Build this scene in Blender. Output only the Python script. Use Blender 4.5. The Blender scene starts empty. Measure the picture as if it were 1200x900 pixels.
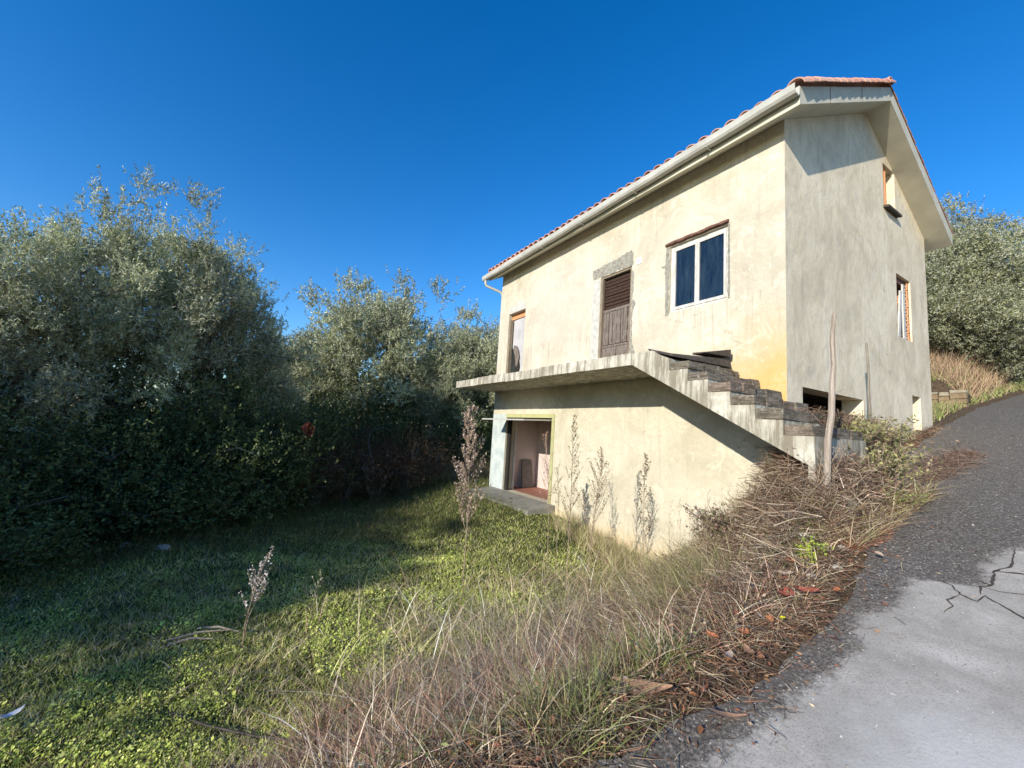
import bpy, math, random
import numpy as np
from mathutils import Vector, Matrix
D = bpy.data
scene = bpy.context.scene
col = scene.collection
R3 = math.radians

# ------------------------------------------------------------------ camera
cam_d = D.cameras.new('camera')
cam_d.sensor_width = 36
cam_d.lens = 488.809 / 1200 * 36
cam_d.clip_start = .05
cam_d.clip_end = 1500
cam = D.objects.new('camera', cam_d)
col.objects.link(cam)
cr = Vector((0.84967964, -0.52356188, 0.06266953))
cu = Vector((-0.11085245, -0.06116535, 0.99195289))
cf = Vector((0.51551551, 0.84978925, 0.11000906))
m = Matrix((cr, cu, -cf)).transposed().to_4x4()
m.translation = Vector((-6.05185, -2.83999, -1.10115))
cam.matrix_world = m
scene.camera = cam

# ------------------------------------------------------------------ sky and sun
SUN = Vector((1, .345, -.405)).normalized()          # the way the light travels
w = D.worlds.new('World'); scene.world = w; w.use_nodes = True
nt = w.node_tree
bg = nt.nodes['Background']
sky = nt.nodes.new('ShaderNodeTexSky')
sky.sky_type = 'NISHITA'; sky.sun_disc = False
sky.sun_elevation = math.asin(-SUN.z)
sky.sun_rotation = math.atan2(-SUN.x, -SUN.y) % (2 * math.pi)
sky.altitude = 300; sky.air_density = 1.0; sky.dust_density = .25; sky.ozone_density = 3.0
hs = nt.nodes.new('ShaderNodeHueSaturation')
hs.inputs['Saturation'].default_value = 1.36; hs.inputs['Hue'].default_value = .507
nt.links.new(sky.outputs[0], hs.inputs['Color'])
nt.links.new(hs.outputs[0], bg.inputs['Color'])
bg.inputs['Strength'].default_value = .15
sl = D.lights.new('sun', 'SUN'); sl.energy = 4.1; sl.angle = R3(.5); sl.color = (1, .93, .82)
so = D.objects.new('sun', sl); col.objects.link(so)
so.rotation_euler = SUN.to_track_quat('-Z', 'Y').to_euler()
scene.view_settings.view_transform = 'Standard'
scene.view_settings.look = 'None'
scene.view_settings.exposure = .6
scene.view_settings.gamma = 1

# ------------------------------------------------------------------ mesh helpers
def link(name, me, mat=None, parent=None):
    o = D.objects.new(name, me); col.objects.link(o)
    if mat is not None and me is not None and not me.materials:
        for mm in (mat if isinstance(mat, (list, tuple)) else [mat]): me.materials.append(mm)
    if parent is not None:
        o.parent = parent
        o.location = -Vector(parent.get('base', (0, 0, 0)))
    return o

def tag(o, label=None, cat=None, group=None, kind=None):
    if label: o['label'] = label
    if cat: o['category'] = cat
    if group: o['group'] = group
    if kind: o['kind'] = kind
    return o

def thing(name, label, cat, base=(0, 0, 0), group=None):
    """Empty at the thing's base; its parts are modelled in world coordinates"""
    o = D.objects.new(name, None); col.objects.link(o)
    o.location = base; o['base'] = [float(v) for v in base]
    o.empty_display_size = .2
    return tag(o, label, cat, group)

class MB:
    def __init__(s): s.v = []; s.f = []; s.m = []
    def add(s, vs, fs, mi=0):
        n = len(s.v); s.v += [tuple(v) for v in vs]
        s.f += [tuple(n + i for i in f) for f in fs]; s.m += [mi] * len(fs)
        return s
    def box(s, x0, x1, y0, y1, z0, z1, mi=0):
        vs = [(x, y, z) for z in (z0, z1) for y in (y0, y1) for x in (x0, x1)]
        return s.add(vs, [(0, 2, 3, 1), (4, 5, 7, 6), (0, 1, 5, 4), (2, 6, 7, 3), (0, 4, 6, 2), (1, 3, 7, 5)], mi)
    def hexa(s, vs, mi=0):      # 8 points: bottom ring of four, top ring of four
        return s.add(vs, [(3, 2, 1, 0), (4, 5, 6, 7), (0, 1, 5, 4), (1, 2, 6, 5), (2, 3, 7, 6), (3, 0, 4, 7)], mi)
    def prism(s, poly, axis, a, b, mi=0):
        """polygon in the two other axes, extruded along axis from a to b"""
        def P(p, t):
            return {0: (t, p[0], p[1]), 1: (p[0], t, p[1]), 2: (p[0], p[1], t)}[axis]
        n = len(poly)
        vs = [P(p, a) for p in poly] + [P(p, b) for p in poly]
        fs = [tuple(range(n))[::-1], tuple(range(n, 2 * n))]
        fs += [(i, (i + 1) % n, n + (i + 1) % n, n + i) for i in range(n)]
        return s.add(vs, fs, mi)
    def tube(s, pts, rad, n=6, cap=True, mi=0):
        pts = [Vector(p) for p in pts]
        if not isinstance(rad, (list, tuple)): rad = [rad] * len(pts)
        vs = []
        for i, p in enumerate(pts):
            d = (pts[min(i + 1, len(pts) - 1)] - pts[max(i - 1, 0)]).normalized()
            a = d.cross(Vector((.31, .17, .94))); 
            if a.length < .1: a = d.cross(Vector((1, 0, 0)))
            a.normalize(); b = d.cross(a)
            for k in range(n):
                t = 2 * math.pi * k / n
                vs.append(p + (a * math.cos(t) + b * math.sin(t)) * rad[i])
        fs = []
        for i in range(len(pts) - 1):
            for k in range(n):
                fs.append((i * n + k, i * n + (k + 1) % n, (i + 1) * n + (k + 1) % n, (i + 1) * n + k))
        if cap: fs += [tuple(range(n))[::-1], tuple(range((len(pts) - 1) * n, len(pts) * n))]
        return s.add(vs, fs, mi)
    def mesh(s, name):
        me = D.meshes.new(name); me.from_pydata(s.v, [], s.f)
        if any(s.m): me.polygons.foreach_set('material_index', s.m)
        me.validate(); me.update()
        bm_fix(me)
        return me
    def build(s, name, mat, parent=None, smooth=False):
        me = s.mesh(name)
        if smooth: me.shade_smooth()
        return link(name, me, mat, parent)

import bmesh
def bm_fix(me):
    bm = bmesh.new(); bm.from_mesh(me)
    bmesh.ops.recalc_face_normals(bm, faces=bm.faces)
    bm.to_mesh(me); bm.free()

def soup(name, P, tint=None, mat=None, parent=None, smooth=False):
    """P (N,k,3) polygons with k corners each, as one mesh, tint (N,3) per face"""
    N, k = P.shape[:2]
    me = D.meshes.new(name)
    me.vertices.add(N * k); me.vertices.foreach_set('co', P.reshape(-1).astype(np.float32))
    me.loops.add(N * k); me.loops.foreach_set('vertex_index', np.arange(N * k, dtype=np.int32))
    me.polygons.add(N); me.polygons.foreach_set('loop_start', np.arange(0, N * k, k, dtype=np.int32))
    me.update(calc_edges=True)
    if tint is not None:
        a = me.attributes.new('tint', 'FLOAT_COLOR', 'FACE')
        c = np.ones((N, 4), np.float32); c[:, :3] = tint
        a.data.foreach_set('color', c.reshape(-1))
    return link(name, me, mat, parent) if mat is not None else me

# ------------------------------------------------------------------ material helpers
def nmat(name, rough=.8, spec=.3):
    mt = D.materials.new(name); mt.use_nodes = True
    n = mt.node_tree; b = n.nodes['Principled BSDF']
    b.inputs['Roughness'].default_value = rough
    b.inputs['Specular IOR Level'].default_value = spec
    return mt, n, b
def N(n, t, **kw):
    x = n.nodes.new(t)
    for k, v in kw.items(): setattr(x, k, v)
    return x
def noise(n, scale, detail=4, rough=.6, vec=None, dist=0):
    x = N(n, 'ShaderNodeTexNoise'); x.inputs['Scale'].default_value = scale
    x.inputs['Detail'].default_value = detail; x.inputs['Roughness'].default_value = rough
    x.inputs['Distortion'].default_value = dist
    if vec is not None: n.links.new(vec, x.inputs['Vector'])
    return x.outputs['Fac']
def ramp(n, fac, stops, interp='LINEAR'):
    x = N(n, 'ShaderNodeValToRGB'); x.color_ramp.interpolation = interp
    e = x.color_ramp.elements
    while len(e) > 1: e.remove(e[0])
    e[0].position = stops[0][0]; c = stops[0][1]; e[0].color = (*c, 1) if isinstance(c, tuple) else (c, c, c, 1)
    for p, c in stops[1:]:
        q = e.new(p); q.color = (*c, 1) if isinstance(c, tuple) else (c, c, c, 1)
    n.links.new(fac, x.inputs[0]); return x.outputs[0]
def mixc(n, fac, a, b, blend='MIX'):
    x = N(n, 'ShaderNodeMix', data_type='RGBA', blend_type=blend)
    for s, v in ((0, fac), (6, a), (7, b)):
        if hasattr(v, 'is_linked') or isinstance(v, bpy.types.NodeSocket): n.links.new(v, x.inputs[s])
        elif s == 0: x.inputs[0].default_value = v
        else: x.inputs[s].default_value = (*v, 1)
    return x.outputs[2]
def mth(n, op, a, b=None, clamp=False):
    x = N(n, 'ShaderNodeMath', operation=op, use_clamp=clamp)
    for i, v in enumerate((a, b)):
        if v is None: continue
        if isinstance(v, (int, float)): x.inputs[i].default_value = v
        else: n.links.new(v, x.inputs[i])
    return x.outputs[0]
def mapr(n, v, a, b, c=0, d=1):
    x = N(n, 'ShaderNodeMapRange'); x.interpolation_type = 'SMOOTHSTEP'
    n.links.new(v, x.inputs[0])
    for i, t in enumerate((a, b, c, d)): x.inputs[i + 1].default_value = t
    return x.outputs[0]
def ocoord(n):
    return N(n, 'ShaderNodeTexCoord').outputs['Object']
def mapping(n, vec, sc=(1, 1, 1), loc=(0, 0, 0)):
    x = N(n, 'ShaderNodeMapping'); x.inputs['Scale'].default_value = sc; x.inputs['Location'].default_value = loc
    n.links.new(vec, x.inputs['Vector']); return x.outputs[0]
def bump(n, b, h, strength=.3, dist=.02):
    x = N(n, 'ShaderNodeBump'); x.inputs['Strength'].default_value = strength; x.inputs['Distance'].default_value = dist
    n.links.new(h, x.inputs['Height']); n.links.new(x.outputs[0], b.inputs['Normal']); return x
def setc(n, b, c): n.links.new(c, b.inputs['Base Color'])

def simple(name, c1, c2, scale=6, rough=.85, bs=.3, bd=.01, spec=.25, stretch=(1, 1, 1)):
    mt, n, b = nmat(name, rough, spec)
    v = mapping(n, ocoord(n), stretch)
    f = noise(n, scale, 6, .65, v)
    setc(n, b, ramp(n, f, [(.3, c1), (.7, c2)]))
    bump(n, b, noise(n, scale * 4, 5, .7, v), bs, bd)
    return mt

def leafmat(name, under=None, trans=.25, rough=.5, spec=.3):
    """colour per leaf from the tint attribute, pale underside, some light passes through"""
    mt, n, b = nmat(name, rough, spec)
    at = N(n, 'ShaderNodeAttribute', attribute_name='tint').outputs['Color']
    c = at
    if under is not None:
        g = N(n, 'ShaderNodeNewGeometry')
        c = mixc(n, mth(n, 'MULTIPLY', g.outputs['Backfacing'], .75), at, under)
    setc(n, b, c)
    t = N(n, 'ShaderNodeBsdfTranslucent'); n.links.new(at, t.inputs['Color'])
    mx = N(n, 'ShaderNodeMixShader'); mx.inputs[0].default_value = trans
    n.links.new(b.outputs[0], mx.inputs[1]); n.links.new(t.outputs[0], mx.inputs[2])
    n.links.new(mx.outputs[0], n.nodes['Material Output'].inputs['Surface'])
    return mt

# ---- plaster of the house
def cream_plaster():
    mt, n, b = nmat('cream_plaster', .92, .15)
    v = ocoord(n)
    sep = N(n, 'ShaderNodeSeparateXYZ'); n.links.new(v, sep.inputs[0])
    Y, Z = sep.outputs[1], sep.outputs[2]
    blot = noise(n, 1.1, 7, .65, v, .6)
    fine = noise(n, 9, 6, .7, v, 1.2)
    base = ramp(n, blot, [(.32, (.44, .39, .295)), (.45, (.50, .45, .345)), (.55, (.55, .50, .39)), (.7, (.61, .56, .45))])
    base = mixc(n, mapr(n, fine, .50, .66, 0, .5), base, (.42, .395, .30))
    base = mixc(n, mapr(n, noise(n, 2.7, 8, .75, v, 1.5), .54, .62, 0, .4), base, (.72, .69, .56))
    # pink wash between the two upper doors
    pw = mth(n, 'MULTIPLY', mapr(n, Y, 3.5, 4.6), mapr(n, Y, 6.8, 5.6))
    pw = mth(n, 'MULTIPLY', pw, mapr(n, Z, .5, 1.4))
    pw = mth(n, 'MULTIPLY', pw, mapr(n, noise(n, 2.0, 5, .7, v), .35, .65, .1, .6))
    base = mixc(n, pw, base, (.63, .50, .43))
    # ochre damp beside the stairs
    oy = mapr(n, Y, 2.4, -.2)
    oz = mapr(n, mth(n, 'ADD', Z, mth(n, 'MULTIPLY', noise(n, 1.6, 5, .7, v), 1.4)), 1.75, .3)
    oc = mth(n, 'MULTIPLY', oy, oz)
    oc = mth(n, 'MULTIPLY', oc, mapr(n, Z, -.7, -.45))
    oc = mth(n, 'MULTIPLY', oc, mapr(n, fine, .2, .7, .65, 1))
    base = mixc(n, mth(n, 'MULTIPLY', oc, .95), base, (.60, .36, .085))
    # faint wash lower down on the ground floor and a pinkish foot
    lo = mapr(n, mth(n, 'ADD', Z, mth(n, 'MULTIPLY', noise(n, 2.2, 4, .6, v), .5)), -2.35, -2.9)
    base = mixc(n, mth(n, 'MULTIPLY', lo, .7), base, (.60, .43, .24))
    dr_ = noise(n, 1, 5, .75, mapping(n, v, (14, 14, .5), (3, 3, 3)))
    base = mixc(n, mth(n, 'MULTIPLY', mth(n, 'MULTIPLY', mapr(n, dr_, .56, .66), mapr(n, Z, 2.2, 3.6)), .45), base, (.27, .24, .18))
    base = mixc(n, mth(n, 'MULTIPLY', mth(n, 'MULTIPLY', mapr(n, dr_, .54, .62), mth(n, 'MULTIPLY', mapr(n, Z, .2, 1.15), mapr(n, Z, 1.2, 1.1))), .45), base, (.27, .24, .18))
    green = mth(n, 'MULTIPLY', mapr(n, Z, .3, -.2), .06)
    base = mixc(n, green, base, (.52, .55, .27))
    # streaks running down
    st = noise(n, 1, 5, .7, mapping(n, v, (6, 9, .6)))
    base = mixc(n, mapr(n, st, .54, .68, 0, .4), base, (.38, .35, .26))
    # small dark pits
    vo = N(n, 'ShaderNodeTexVoronoi'); vo.inputs['Scale'].default_value = 26; n.links.new(v, vo.inputs['Vector'])
    pit = mth(n, 'MULTIPLY', mapr(n, vo.outputs['Distance'], .09, .05), mapr(n, noise(n, 3, 2, .5, v), .55, .7))
    base = mixc(n, mth(n, 'MULTIPLY', pit, .6), base, (.2, .17, .12))
    ve = N(n, 'ShaderNodeTexVoronoi', feature='DISTANCE_TO_EDGE'); ve.inputs['Scale'].default_value = .8
    wv = N(n, 'ShaderNodeMix', data_type='VECTOR'); wv.inputs[0].default_value = .22; n.links.new(v, wv.inputs[4])
    nz = N(n, 'ShaderNodeTexNoise'); nz.inputs['Scale'].default_value = 3.5; nz.inputs['Detail'].default_value = 8; n.links.new(v, nz.inputs['Vector']); n.links.new(nz.outputs['Color'], wv.inputs[5])
    n.links.new(wv.outputs[1], ve.inputs['Vector'])
    ck = mth(n, 'MULTIPLY', mapr(n, ve.outputs['Distance'], .0035, .0008), mapr(n, noise(n, .9, 3, .6, v), .54, .60))
    base = mixc(n, mth(n, 'MULTIPLY', ck, .4), base, (.20, .17, .12))
    base = mixc(n, mth(n, 'MULTIPLY', mapr(n, noise(n, 4.5, 9, .78, v, .8), .600, .615), .22), base, (.78, .73, .60))
    base = mixc(n, mth(n, 'MULTIPLY', mapr(n, noise(n, 6.5, 9, .8, mapping(n, v, (1, 1, .8), (5, 5, 5)), .6), .625, .645), .35), base, (.36, .32, .25))
    setc(n, b, base)
    h = mth(n, 'ADD', mth(n, 'MULTIPLY', noise(n, 3.2, 5, .6, v, .8), .9), mth(n, 'MULTIPLY', noise(n, 40, 3, .6, v), .12))
    bump(n, b, h, .5, .05)
    return mt
def grey_plaster():
    mt, n, b = nmat('grey_cement_plaster', .93, .15)
    v = ocoord(n)
    blot = noise(n, 1.3, 8, .66, mapping(n, v, (1, 1, .7)), 1.0)
    fine = noise(n, 7, 6, .7, mapping(n, v, (1, 1, .6)), 1.5)
    base = ramp(n, blot, [(.34, (.60, .51, .36)), (.45, (.71, .605, .43)), (.54, (.79, .68, .49)), (.66, (.86, .755, .56))])
    base = mixc(n, mapr(n, fine, .48, .62, 0, .4), base, (.54, .46, .33))
    st = noise(n, 1, 6, .7, mapping(n, v, (7, 7, .5)))
    base = mixc(n, mapr(n, st, .54, .66, 0, .32), base, (.46, .39, .285))
    base = mixc(n, mapr(n, noise(n, 2.6, 6, .7, v, 2), .56, .68, 0, .45), base, (.70, .685, .59))
    ve = N(n, 'ShaderNodeTexVoronoi', feature='DISTANCE_TO_EDGE'); ve.inputs['Scale'].default_value = .8
    wv = N(n, 'ShaderNodeMix', data_type='VECTOR'); wv.inputs[0].default_value = .22; n.links.new(v, wv.inputs[4])
    nz = N(n, 'ShaderNodeTexNoise'); nz.inputs['Scale'].default_value = 3.5; nz.inputs['Detail'].default_value = 8; n.links.new(v, nz.inputs['Vector']); n.links.new(nz.outputs['Color'], wv.inputs[5])
    n.links.new(wv.outputs[1], ve.inputs['Vector'])
    ck = mth(n, 'MULTIPLY', mapr(n, ve.outputs['Distance'], .0035, .0008), mapr(n, noise(n, .9, 3, .6, v), .54, .60))
    base = mixc(n, mth(n, 'MULTIPLY', ck, .4), base, (.20, .17, .12))
    base = mixc(n, mth(n, 'MULTIPLY', mapr(n, noise(n, 4.5, 9, .78, v, .8), .600, .615), .22), base, (.78, .73, .60))
    base = mixc(n, mth(n, 'MULTIPLY', mapr(n, noise(n, 6.5, 9, .8, mapping(n, v, (1, 1, .8), (5, 5, 5)), .6), .625, .645), .35), base, (.36, .32, .25))
    setc(n, b, base)
    h = mth(n, 'ADD', noise(n, 3, 6, .6, v, .3), mth(n, 'MULTIPLY', noise(n, 34, 3, .6, v), .15))
    bump(n, b, h, .35, .04)
    return mt
def old_concrete():
    mt, n, b = nmat('weathered_concrete', .93, .15)
    v = ocoord(n)
    base = ramp(n, noise(n, 2.4, 7, .7, v), [(.3, (.33, .305, .24)), (.5, (.48, .45, .36)), (.65, (.68, .65, .55))])
    st = noise(n, 1, 6, .75, mapping(n, v, (9, 9, 1.0)))
    base = mixc(n, mapr(n, st, .44, .58, 0, .8), base, (.20, .17, .12))
    base = mixc(n, mapr(n, noise(n, 14, 5, .8, v), .6, .72, 0, .5), base, (.16, .14, .10))
    setc(n, b, base)
    bump(n, b, noise(n, 18, 6, .75, v), .6, .02)
    return mt
def soffit_plaster():
    return simple('eave_plaster', (.50, .475, .37), (.64, .61, .49), 2.5, .9, .3, .01)
def mossy_concrete():
    mt, n, b = nmat('mossy_brick', .95, .1)
    v = ocoord(n)
    oi = N(n, 'ShaderNodeObjectInfo').outputs['Random']
    base = mixc(n, mapr(n, oi, .4, .95, 0, 1), (.24, .21, .165), (.30, .225, .17))
    lay = noise(n, 1, 6, .8, mapping(n, v, (4, 4, 42)))
    base = mixc(n, mapr(n, lay, .42, .60, 0, .85), base, (.075, .062, .045))
    base = mixc(n, mapr(n, noise(n, 13, 6, .8, v), .5, .62, 0, .6), base, (.10, .085, .06))
    base = mixc(n, mapr(n, noise(n, 19, 4, .8, v), .58, .66, 0, .7), base, (.46, .42, .34))
    setc(n, b, base); bump(n, b, noise(n, 30, 6, .8, v), .9, .02)
    return mt
def tile_mat():
    mt, n, b = nmat('terracotta_tile', .85, .2)
    v = ocoord(n); oi = N(n, 'ShaderNodeObjectInfo').outputs['Random']
    base = mixc(n, oi, (.58, .30, .21), (.68, .43, .33))
    base = mixc(n, mapr(n, noise(n, 18, 5, .7, v), .5, .68, 0, .45), base, (.33, .22, .17))
    setc(n, b, base); bump(n, b, noise(n, 40, 4, .7, v), .4, .005)
    return mt

M = dict(
    cream=cream_plaster(), grey=grey_plaster(), concrete=old_concrete(), eave=soffit_plaster(), brick=mossy_concrete(), tile=tile_mat(),
    metal=simple('painted_gutter_metal', (.36, .35, .30), (.50, .49, .43), 3, .5, .1, .004, .4),
    white=simple('peeling_white_paint', (.40, .37, .31), (.70, .68, .63), 14, .6, .5, .006, .35, (1, 1, .3)),
    dark=simple('void_shade_and_dark_parts', (.02, .018, .015), (.035, .03, .025), 5, .9),  # near-black stands in for shade in openings; also colours dark door parts
    rough=simple('broken_mortar', (.22, .20, .16), (.48, .46, .38), 16, .95, 1, .03),
    rust=simple('rusty_roller_strip', (.10, .05, .035), (.20, .10, .07), 12, .85, .5, .01),
    wood=simple('weathered_grey_wood', (.07, .052, .04), (.31, .26, .22), 15, .9, .9, .012, .1, (5, 5, .5)),
    darkwood=simple('dark_slat_wood', (.022, .014, .010), (.09, .055, .04), 12, .85, .8, .01, .1, (1, 1, 6)),
    frame=simple('brown_door_frame', (.16, .12, .085), (.30, .25, .18), 10, .9, .5, .01, .1, (3, 3, .6)),
    hollow=simple('hollow_brick', (.50, .24, .12), (.62, .36, .20), 12, .9, .5, .01),
    orange=simple('bare_orange_brick', (.52, .22, .09), (.64, .33, .16), 12, .9, .5, .01),
    pinkwall=simple('pink_room_plaster', (.50, .42, .38), (.62, .54, .49), 2, .9, .2, .01),
    grayroom=simple('grey_room_plaster', (.36, .35, .35), (.50, .48, .47), 3, .9, .3, .01),
    floor=simple('red_floor_tile', (.25, .10, .07), (.36, .17, .12), 5, .7, .2, .01),
    tar=simple('old_bitumen_board', (.035, .03, .025), (.10, .085, .07), 14, .8, .8, .01),
    bark=simple('pale_bark', (.10, .085, .065), (.27, .24, .20), 14, .95, 1, .02, .1, (2, 2, .4)),
    post=simple('split_pale_post', (.30, .23, .17), (.60, .52, .43), 10, .9, 1, .015, .1, (6, 6, .35)),
    greypost=simple('grey_post', (.20, .175, .14), (.38, .34, .28), 10, .9, 1, .015, .1, (6, 6, .35)),
    apron=simple('dark_grey_concrete', (.16, .155, .13), (.30, .285, .24), 5, .9, .5, .01),  # plain dark grey concrete tone
    board=simple('grey_stone_board', (.12, .11, .10), (.22, .20, .18), 8, .85, .4, .01),
    garage=simple('olive_steel', (.34, .34, .16), (.45, .45, .24), 6, .7, .2, .005),
    pillar=simple('blue_grey_shade_tint', (.36, .42, .42), (.56, .60, .56), 3, .9, .4, .02),  # bluish tone paints the dappled shade on the garage pier
    stone=simple('pale_stone', (.38, .36, .31), (.62, .60, .54), 9, .9, .7, .02),
    scrap=simple('white_scrap', (.75, .76, .78), (.85, .85, .86), 5, .6, .2, .005),
    cable=simple('black_cable_rubber', (.03, .028, .025), (.07, .06, .05), 20, .6, .2, .003),
    redrag=simple('orange_red_sheet', (.14, .03, .02), (.24, .06, .035), 8, .7, .3, .01),
)
gl, n_, b_ = nmat('window_glass', .06, .6)
setc(n_, b_, ramp(n_, noise(n_, 4, 7, .75, mapping(n_, ocoord(n_), (1, 2.5, .5))), [(.35, (.003, .007, .016)), (.62, (.02, .032, .045)), (.8, (.07, .085, .09))]))
n_.links.new(mapr(n_, noise(n_, 7, 6, .7, mapping(n_, ocoord(n_), (1, 1, .4))), .4, .7, .05, .28), b_.inputs['Roughness'])
M['glass'] = gl
M['olive'] = leafmat('olive_leaf', (.56, .57, .43), .28, .45)
M['leaf'] = leafmat('broad_leaf', None, .3, .5)
M['grass'] = leafmat('grass_blade', None, .35, .55)
M['dry'] = leafmat('dry_stalk', None, .2, .8, .1)
# ================================================================== THE GROUND
def sst(t): t = min(1, max(0, t)); return t * t * (3 - 2 * t)
def road_z(x): return .2 * x - 1.68 + .012 * max(0, -x - 2) ** 2 if x > -9 else -2.892
def interp(x, pts):
    if x <= pts[0][0]: return pts[0][1]
    for (a, b), (c, d) in zip(pts, pts[1:]):
        if x <= c: return b + (d - b) * (x - a) / (c - a)
    return pts[-1][1]
EDGE = [(-12, -.9), (-8, -1.0), (-6, -1.2), (-4.6, -1.35), (-3.5, -1.5), (-2.4, -1.45), (-1.2, -1.2), (-.3, -.95), (1.2, -.6), (3.3, -.3), (6, -.1), (9, 0), (13, -.3), (17, -1.5), (25, -5)]
def edge(x): return interp(x, EDGE)
def lawn(x, y): return -3.32 + .50 * sst((x + 3.2) / 3) * sst((y - 2) / 4) - .04 * min(8, max(0, -x - 7))
def ground(x, y):
    r = road_z(min(x, 24)); e = edge(x)
    if y <= e: return r
    if x >= 6.1:
        wv = r + .10 * min(1, (y - e) / .5)
        if x < 9.35: z = wv - .09 * max(0, y - .4)
        else: z = wv + .63 * sst((y - .15) / .5) + .30 * min(x - 9.35, 16) * sst((y - .3) / 1.5)
        if y > 9: z = z * (1 - sst((y - 9) / 8)) + sst((y - 9) / 8) * (-2.5)
        return z
    if x > .12 and y > .15 and y < 8.0 and x < 5.9: return -3.0
    a = interp(x, [(-8, .1), (-4, .3), (-1.6, .45), (-.6, .9), (0, .8), (.1, .8)])
    wd = interp(x, [(-8, 1.4), (-4, 2.0), (-1.3, 2.1), (0, 1.95)])
    if x > .1:
        mm = .22 * sst((y - e) / .4) * sst((2.8 - x) / 1.6) + .05 * sst((y - e) / .3)
        return -2.8 if y > 8 else r + mm
    mm = .55 * sst((y - e) / .4) * math.exp(-((x + .6) / 1.0) ** 2) * (1 - .6 * sst((y + .3) / .6))
    t = min(1, max(0, (y - e - a) / wd)); S = 1 - (1 - t) ** 1.6
    return (r + mm) * (1 - S) + lawn(x, y) * S
rng = random.Random(4)
from mathutils import noise as mn
def gbump(x, y): return .05 * mn.noise((x * 1.3, y * 1.3, 0)) + .03 * mn.noise((x * 4, y * 4, 3))
def gz(x, y): return ground(x, y) + (gbump(x, y) * sst((y - edge(x)) / .5) if not (x > .1 and y > -.6 and y < 8.2 and x < 6.1) else 0)

xs = [-400, -200, -100, -60, -40, -30, -24, -20, -17, -15, -13] + [-12 + .14 * i for i in range(0, 88)] + [.13, .2, .35] + [.5 + .25 * i for i in range(0, 21)] + [5.7, 5.85, 6.05] + [6.2 + .25 * i for i in range(0, 56)] + [20.5, 22, 24, 27, 32, 40, 60, 100, 200, 400]
ys = [-400, -200, -100, -50, -30, -20, -12, -8, -6, -5, -4, -3.2, -2.6] + [-2.2 + .12 * i for i in range(0, 95)] + [9.3 + .4 * i for i in range(0, 18)] + [17, 18.5, 20, 24, 30, 40, 60, 100, 200, 400]
xs = sorted(set(xs)); ys = sorted(set(ys))
gv = []
for y in ys:
    for x in xs:
        cx = max(-30, min(30, x)); cy = max(-30, min(30, y))
        z = gz(cx, cy)
        if y <= edge(x) + .02: z -= .02
        gv.append((x, y, z))
nx = len(xs)
gf = [(j * nx + i, j * nx + i + 1, (j + 1) * nx + i + 1, (j + 1) * nx + i) for j in range(len(ys) - 1) for i in range(nx - 1)]
me = D.meshes.new('ground'); me.from_pydata(gv, [], gf); me.shade_smooth()
mt, n, b = nmat('soil_and_litter', .95, .1)
v = ocoord(n)
sep = N(n, 'ShaderNodeSeparateXYZ'); n.links.new(v, sep.inputs[0])
f1 = noise(n, 1.2, 6, .7, v); f2 = noise(n, 18, 6, .75, v)
soil = ramp(n, f2, [(.3, (.06, .04, .025)), (.55, (.16, .115, .075)), (.75, (.30, .235, .16))])
green = ramp(n, f2, [(.3, (.035, .05, .015)), (.7, (.09, .12, .035))])
msk = mapr(n, mth(n, 'ADD', sep.outputs[1], mth(n, 'MULTIPLY', f1, 1.6)), 1.0, 2.4)
msk = mth(n, 'MULTIPLY', msk, mapr(n, sep.outputs[0], 7, 4))
setc(n, b, mixc(n, mth(n, 'MULTIPLY', msk, .85), soil, green))
bump(n, b, mth(n, 'ADD', f2, noise(n, 70, 3, .7, v)), 1, .04)
M['soil'] = mt
tag(link('ground', me, mt), kind='structure')

# ---- road: a sheet a little above the ground, ragged at its left edge
mt, n, b = nmat('dark_asphalt', .85, .25)
v = ocoord(n)
f1 = noise(n, 1.4, 5, .6, v); f2 = noise(n, 48, 6, .85, v)
c = ramp(n, f2, [(.36, (.050, .042, .033)), (.48, (.11, .095, .077)), (.56, (.20, .175, .145)), (.66, (.42, .38, .32))])
c = mixc(n, mapr(n, f1, .4, .7, 0, .45), c, (.14, .13, .115))
vo = N(n, 'ShaderNodeTexVoronoi'); vo.inputs['Scale'].default_value = 34; n.links.new(v, vo.inputs['Vector'])
gs = mth(n, 'MULTIPLY', mapr(n, vo.outputs['Distance'], .30, .2), mapr(n, noise(n, 9, 3, .6, v), .45, .6))
c = mixc(n, mth(n, 'MULTIPLY', gs, .75), c, (.40, .39, .36))
setc(n, b, c); bump(n, b, mth(n, 'ADD', f2, vo.outputs['Distance']), .7, .01)
M['asphalt'] = mt
mt, n, b = nmat('worn_pale_asphalt', .8, .3)
v = ocoord(n)
f1 = noise(n, 2.2, 7, .7, v); f2 = noise(n, 90, 4, .8, v)
c = ramp(n, f1, [(.3, (.20, .20, .19)), (.55, (.29, .29, .275)), (.75, (.38, .38, .365))])
c = mixc(n, mapr(n, f2, .5, .66, 0, .8), c, (.12, .12, .115))
c = mixc(n, mapr(n, noise(n, 130, 2, .8, v), .62, .7, 0, .8), c, (.52, .51, .48))
setc(n, b, c); bump(n, b, f2, .6, .008)
M['pale_asphalt'] = mt
def strip(name, xs, lo, hi, ny, off, mat):
    vs = []; fs = []
    for x in xs:
        a, c = lo(x), hi(x)
        for j in range(ny + 1):
            y = a + (c - a) * j / ny
            vs.append((x, y, road_z(min(x, 24)) + off))
    k = ny + 1
    for i in range(len(xs) - 1):
        for j in range(ny): fs.append((i * k + j, (i + 1) * k + j, (i + 1) * k + j + 1, i * k + j + 1))
    me = D.meshes.new(name); me.from_pydata(vs, [], fs)
    return tag(link(name, me, mat), kind='structure')
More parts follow.
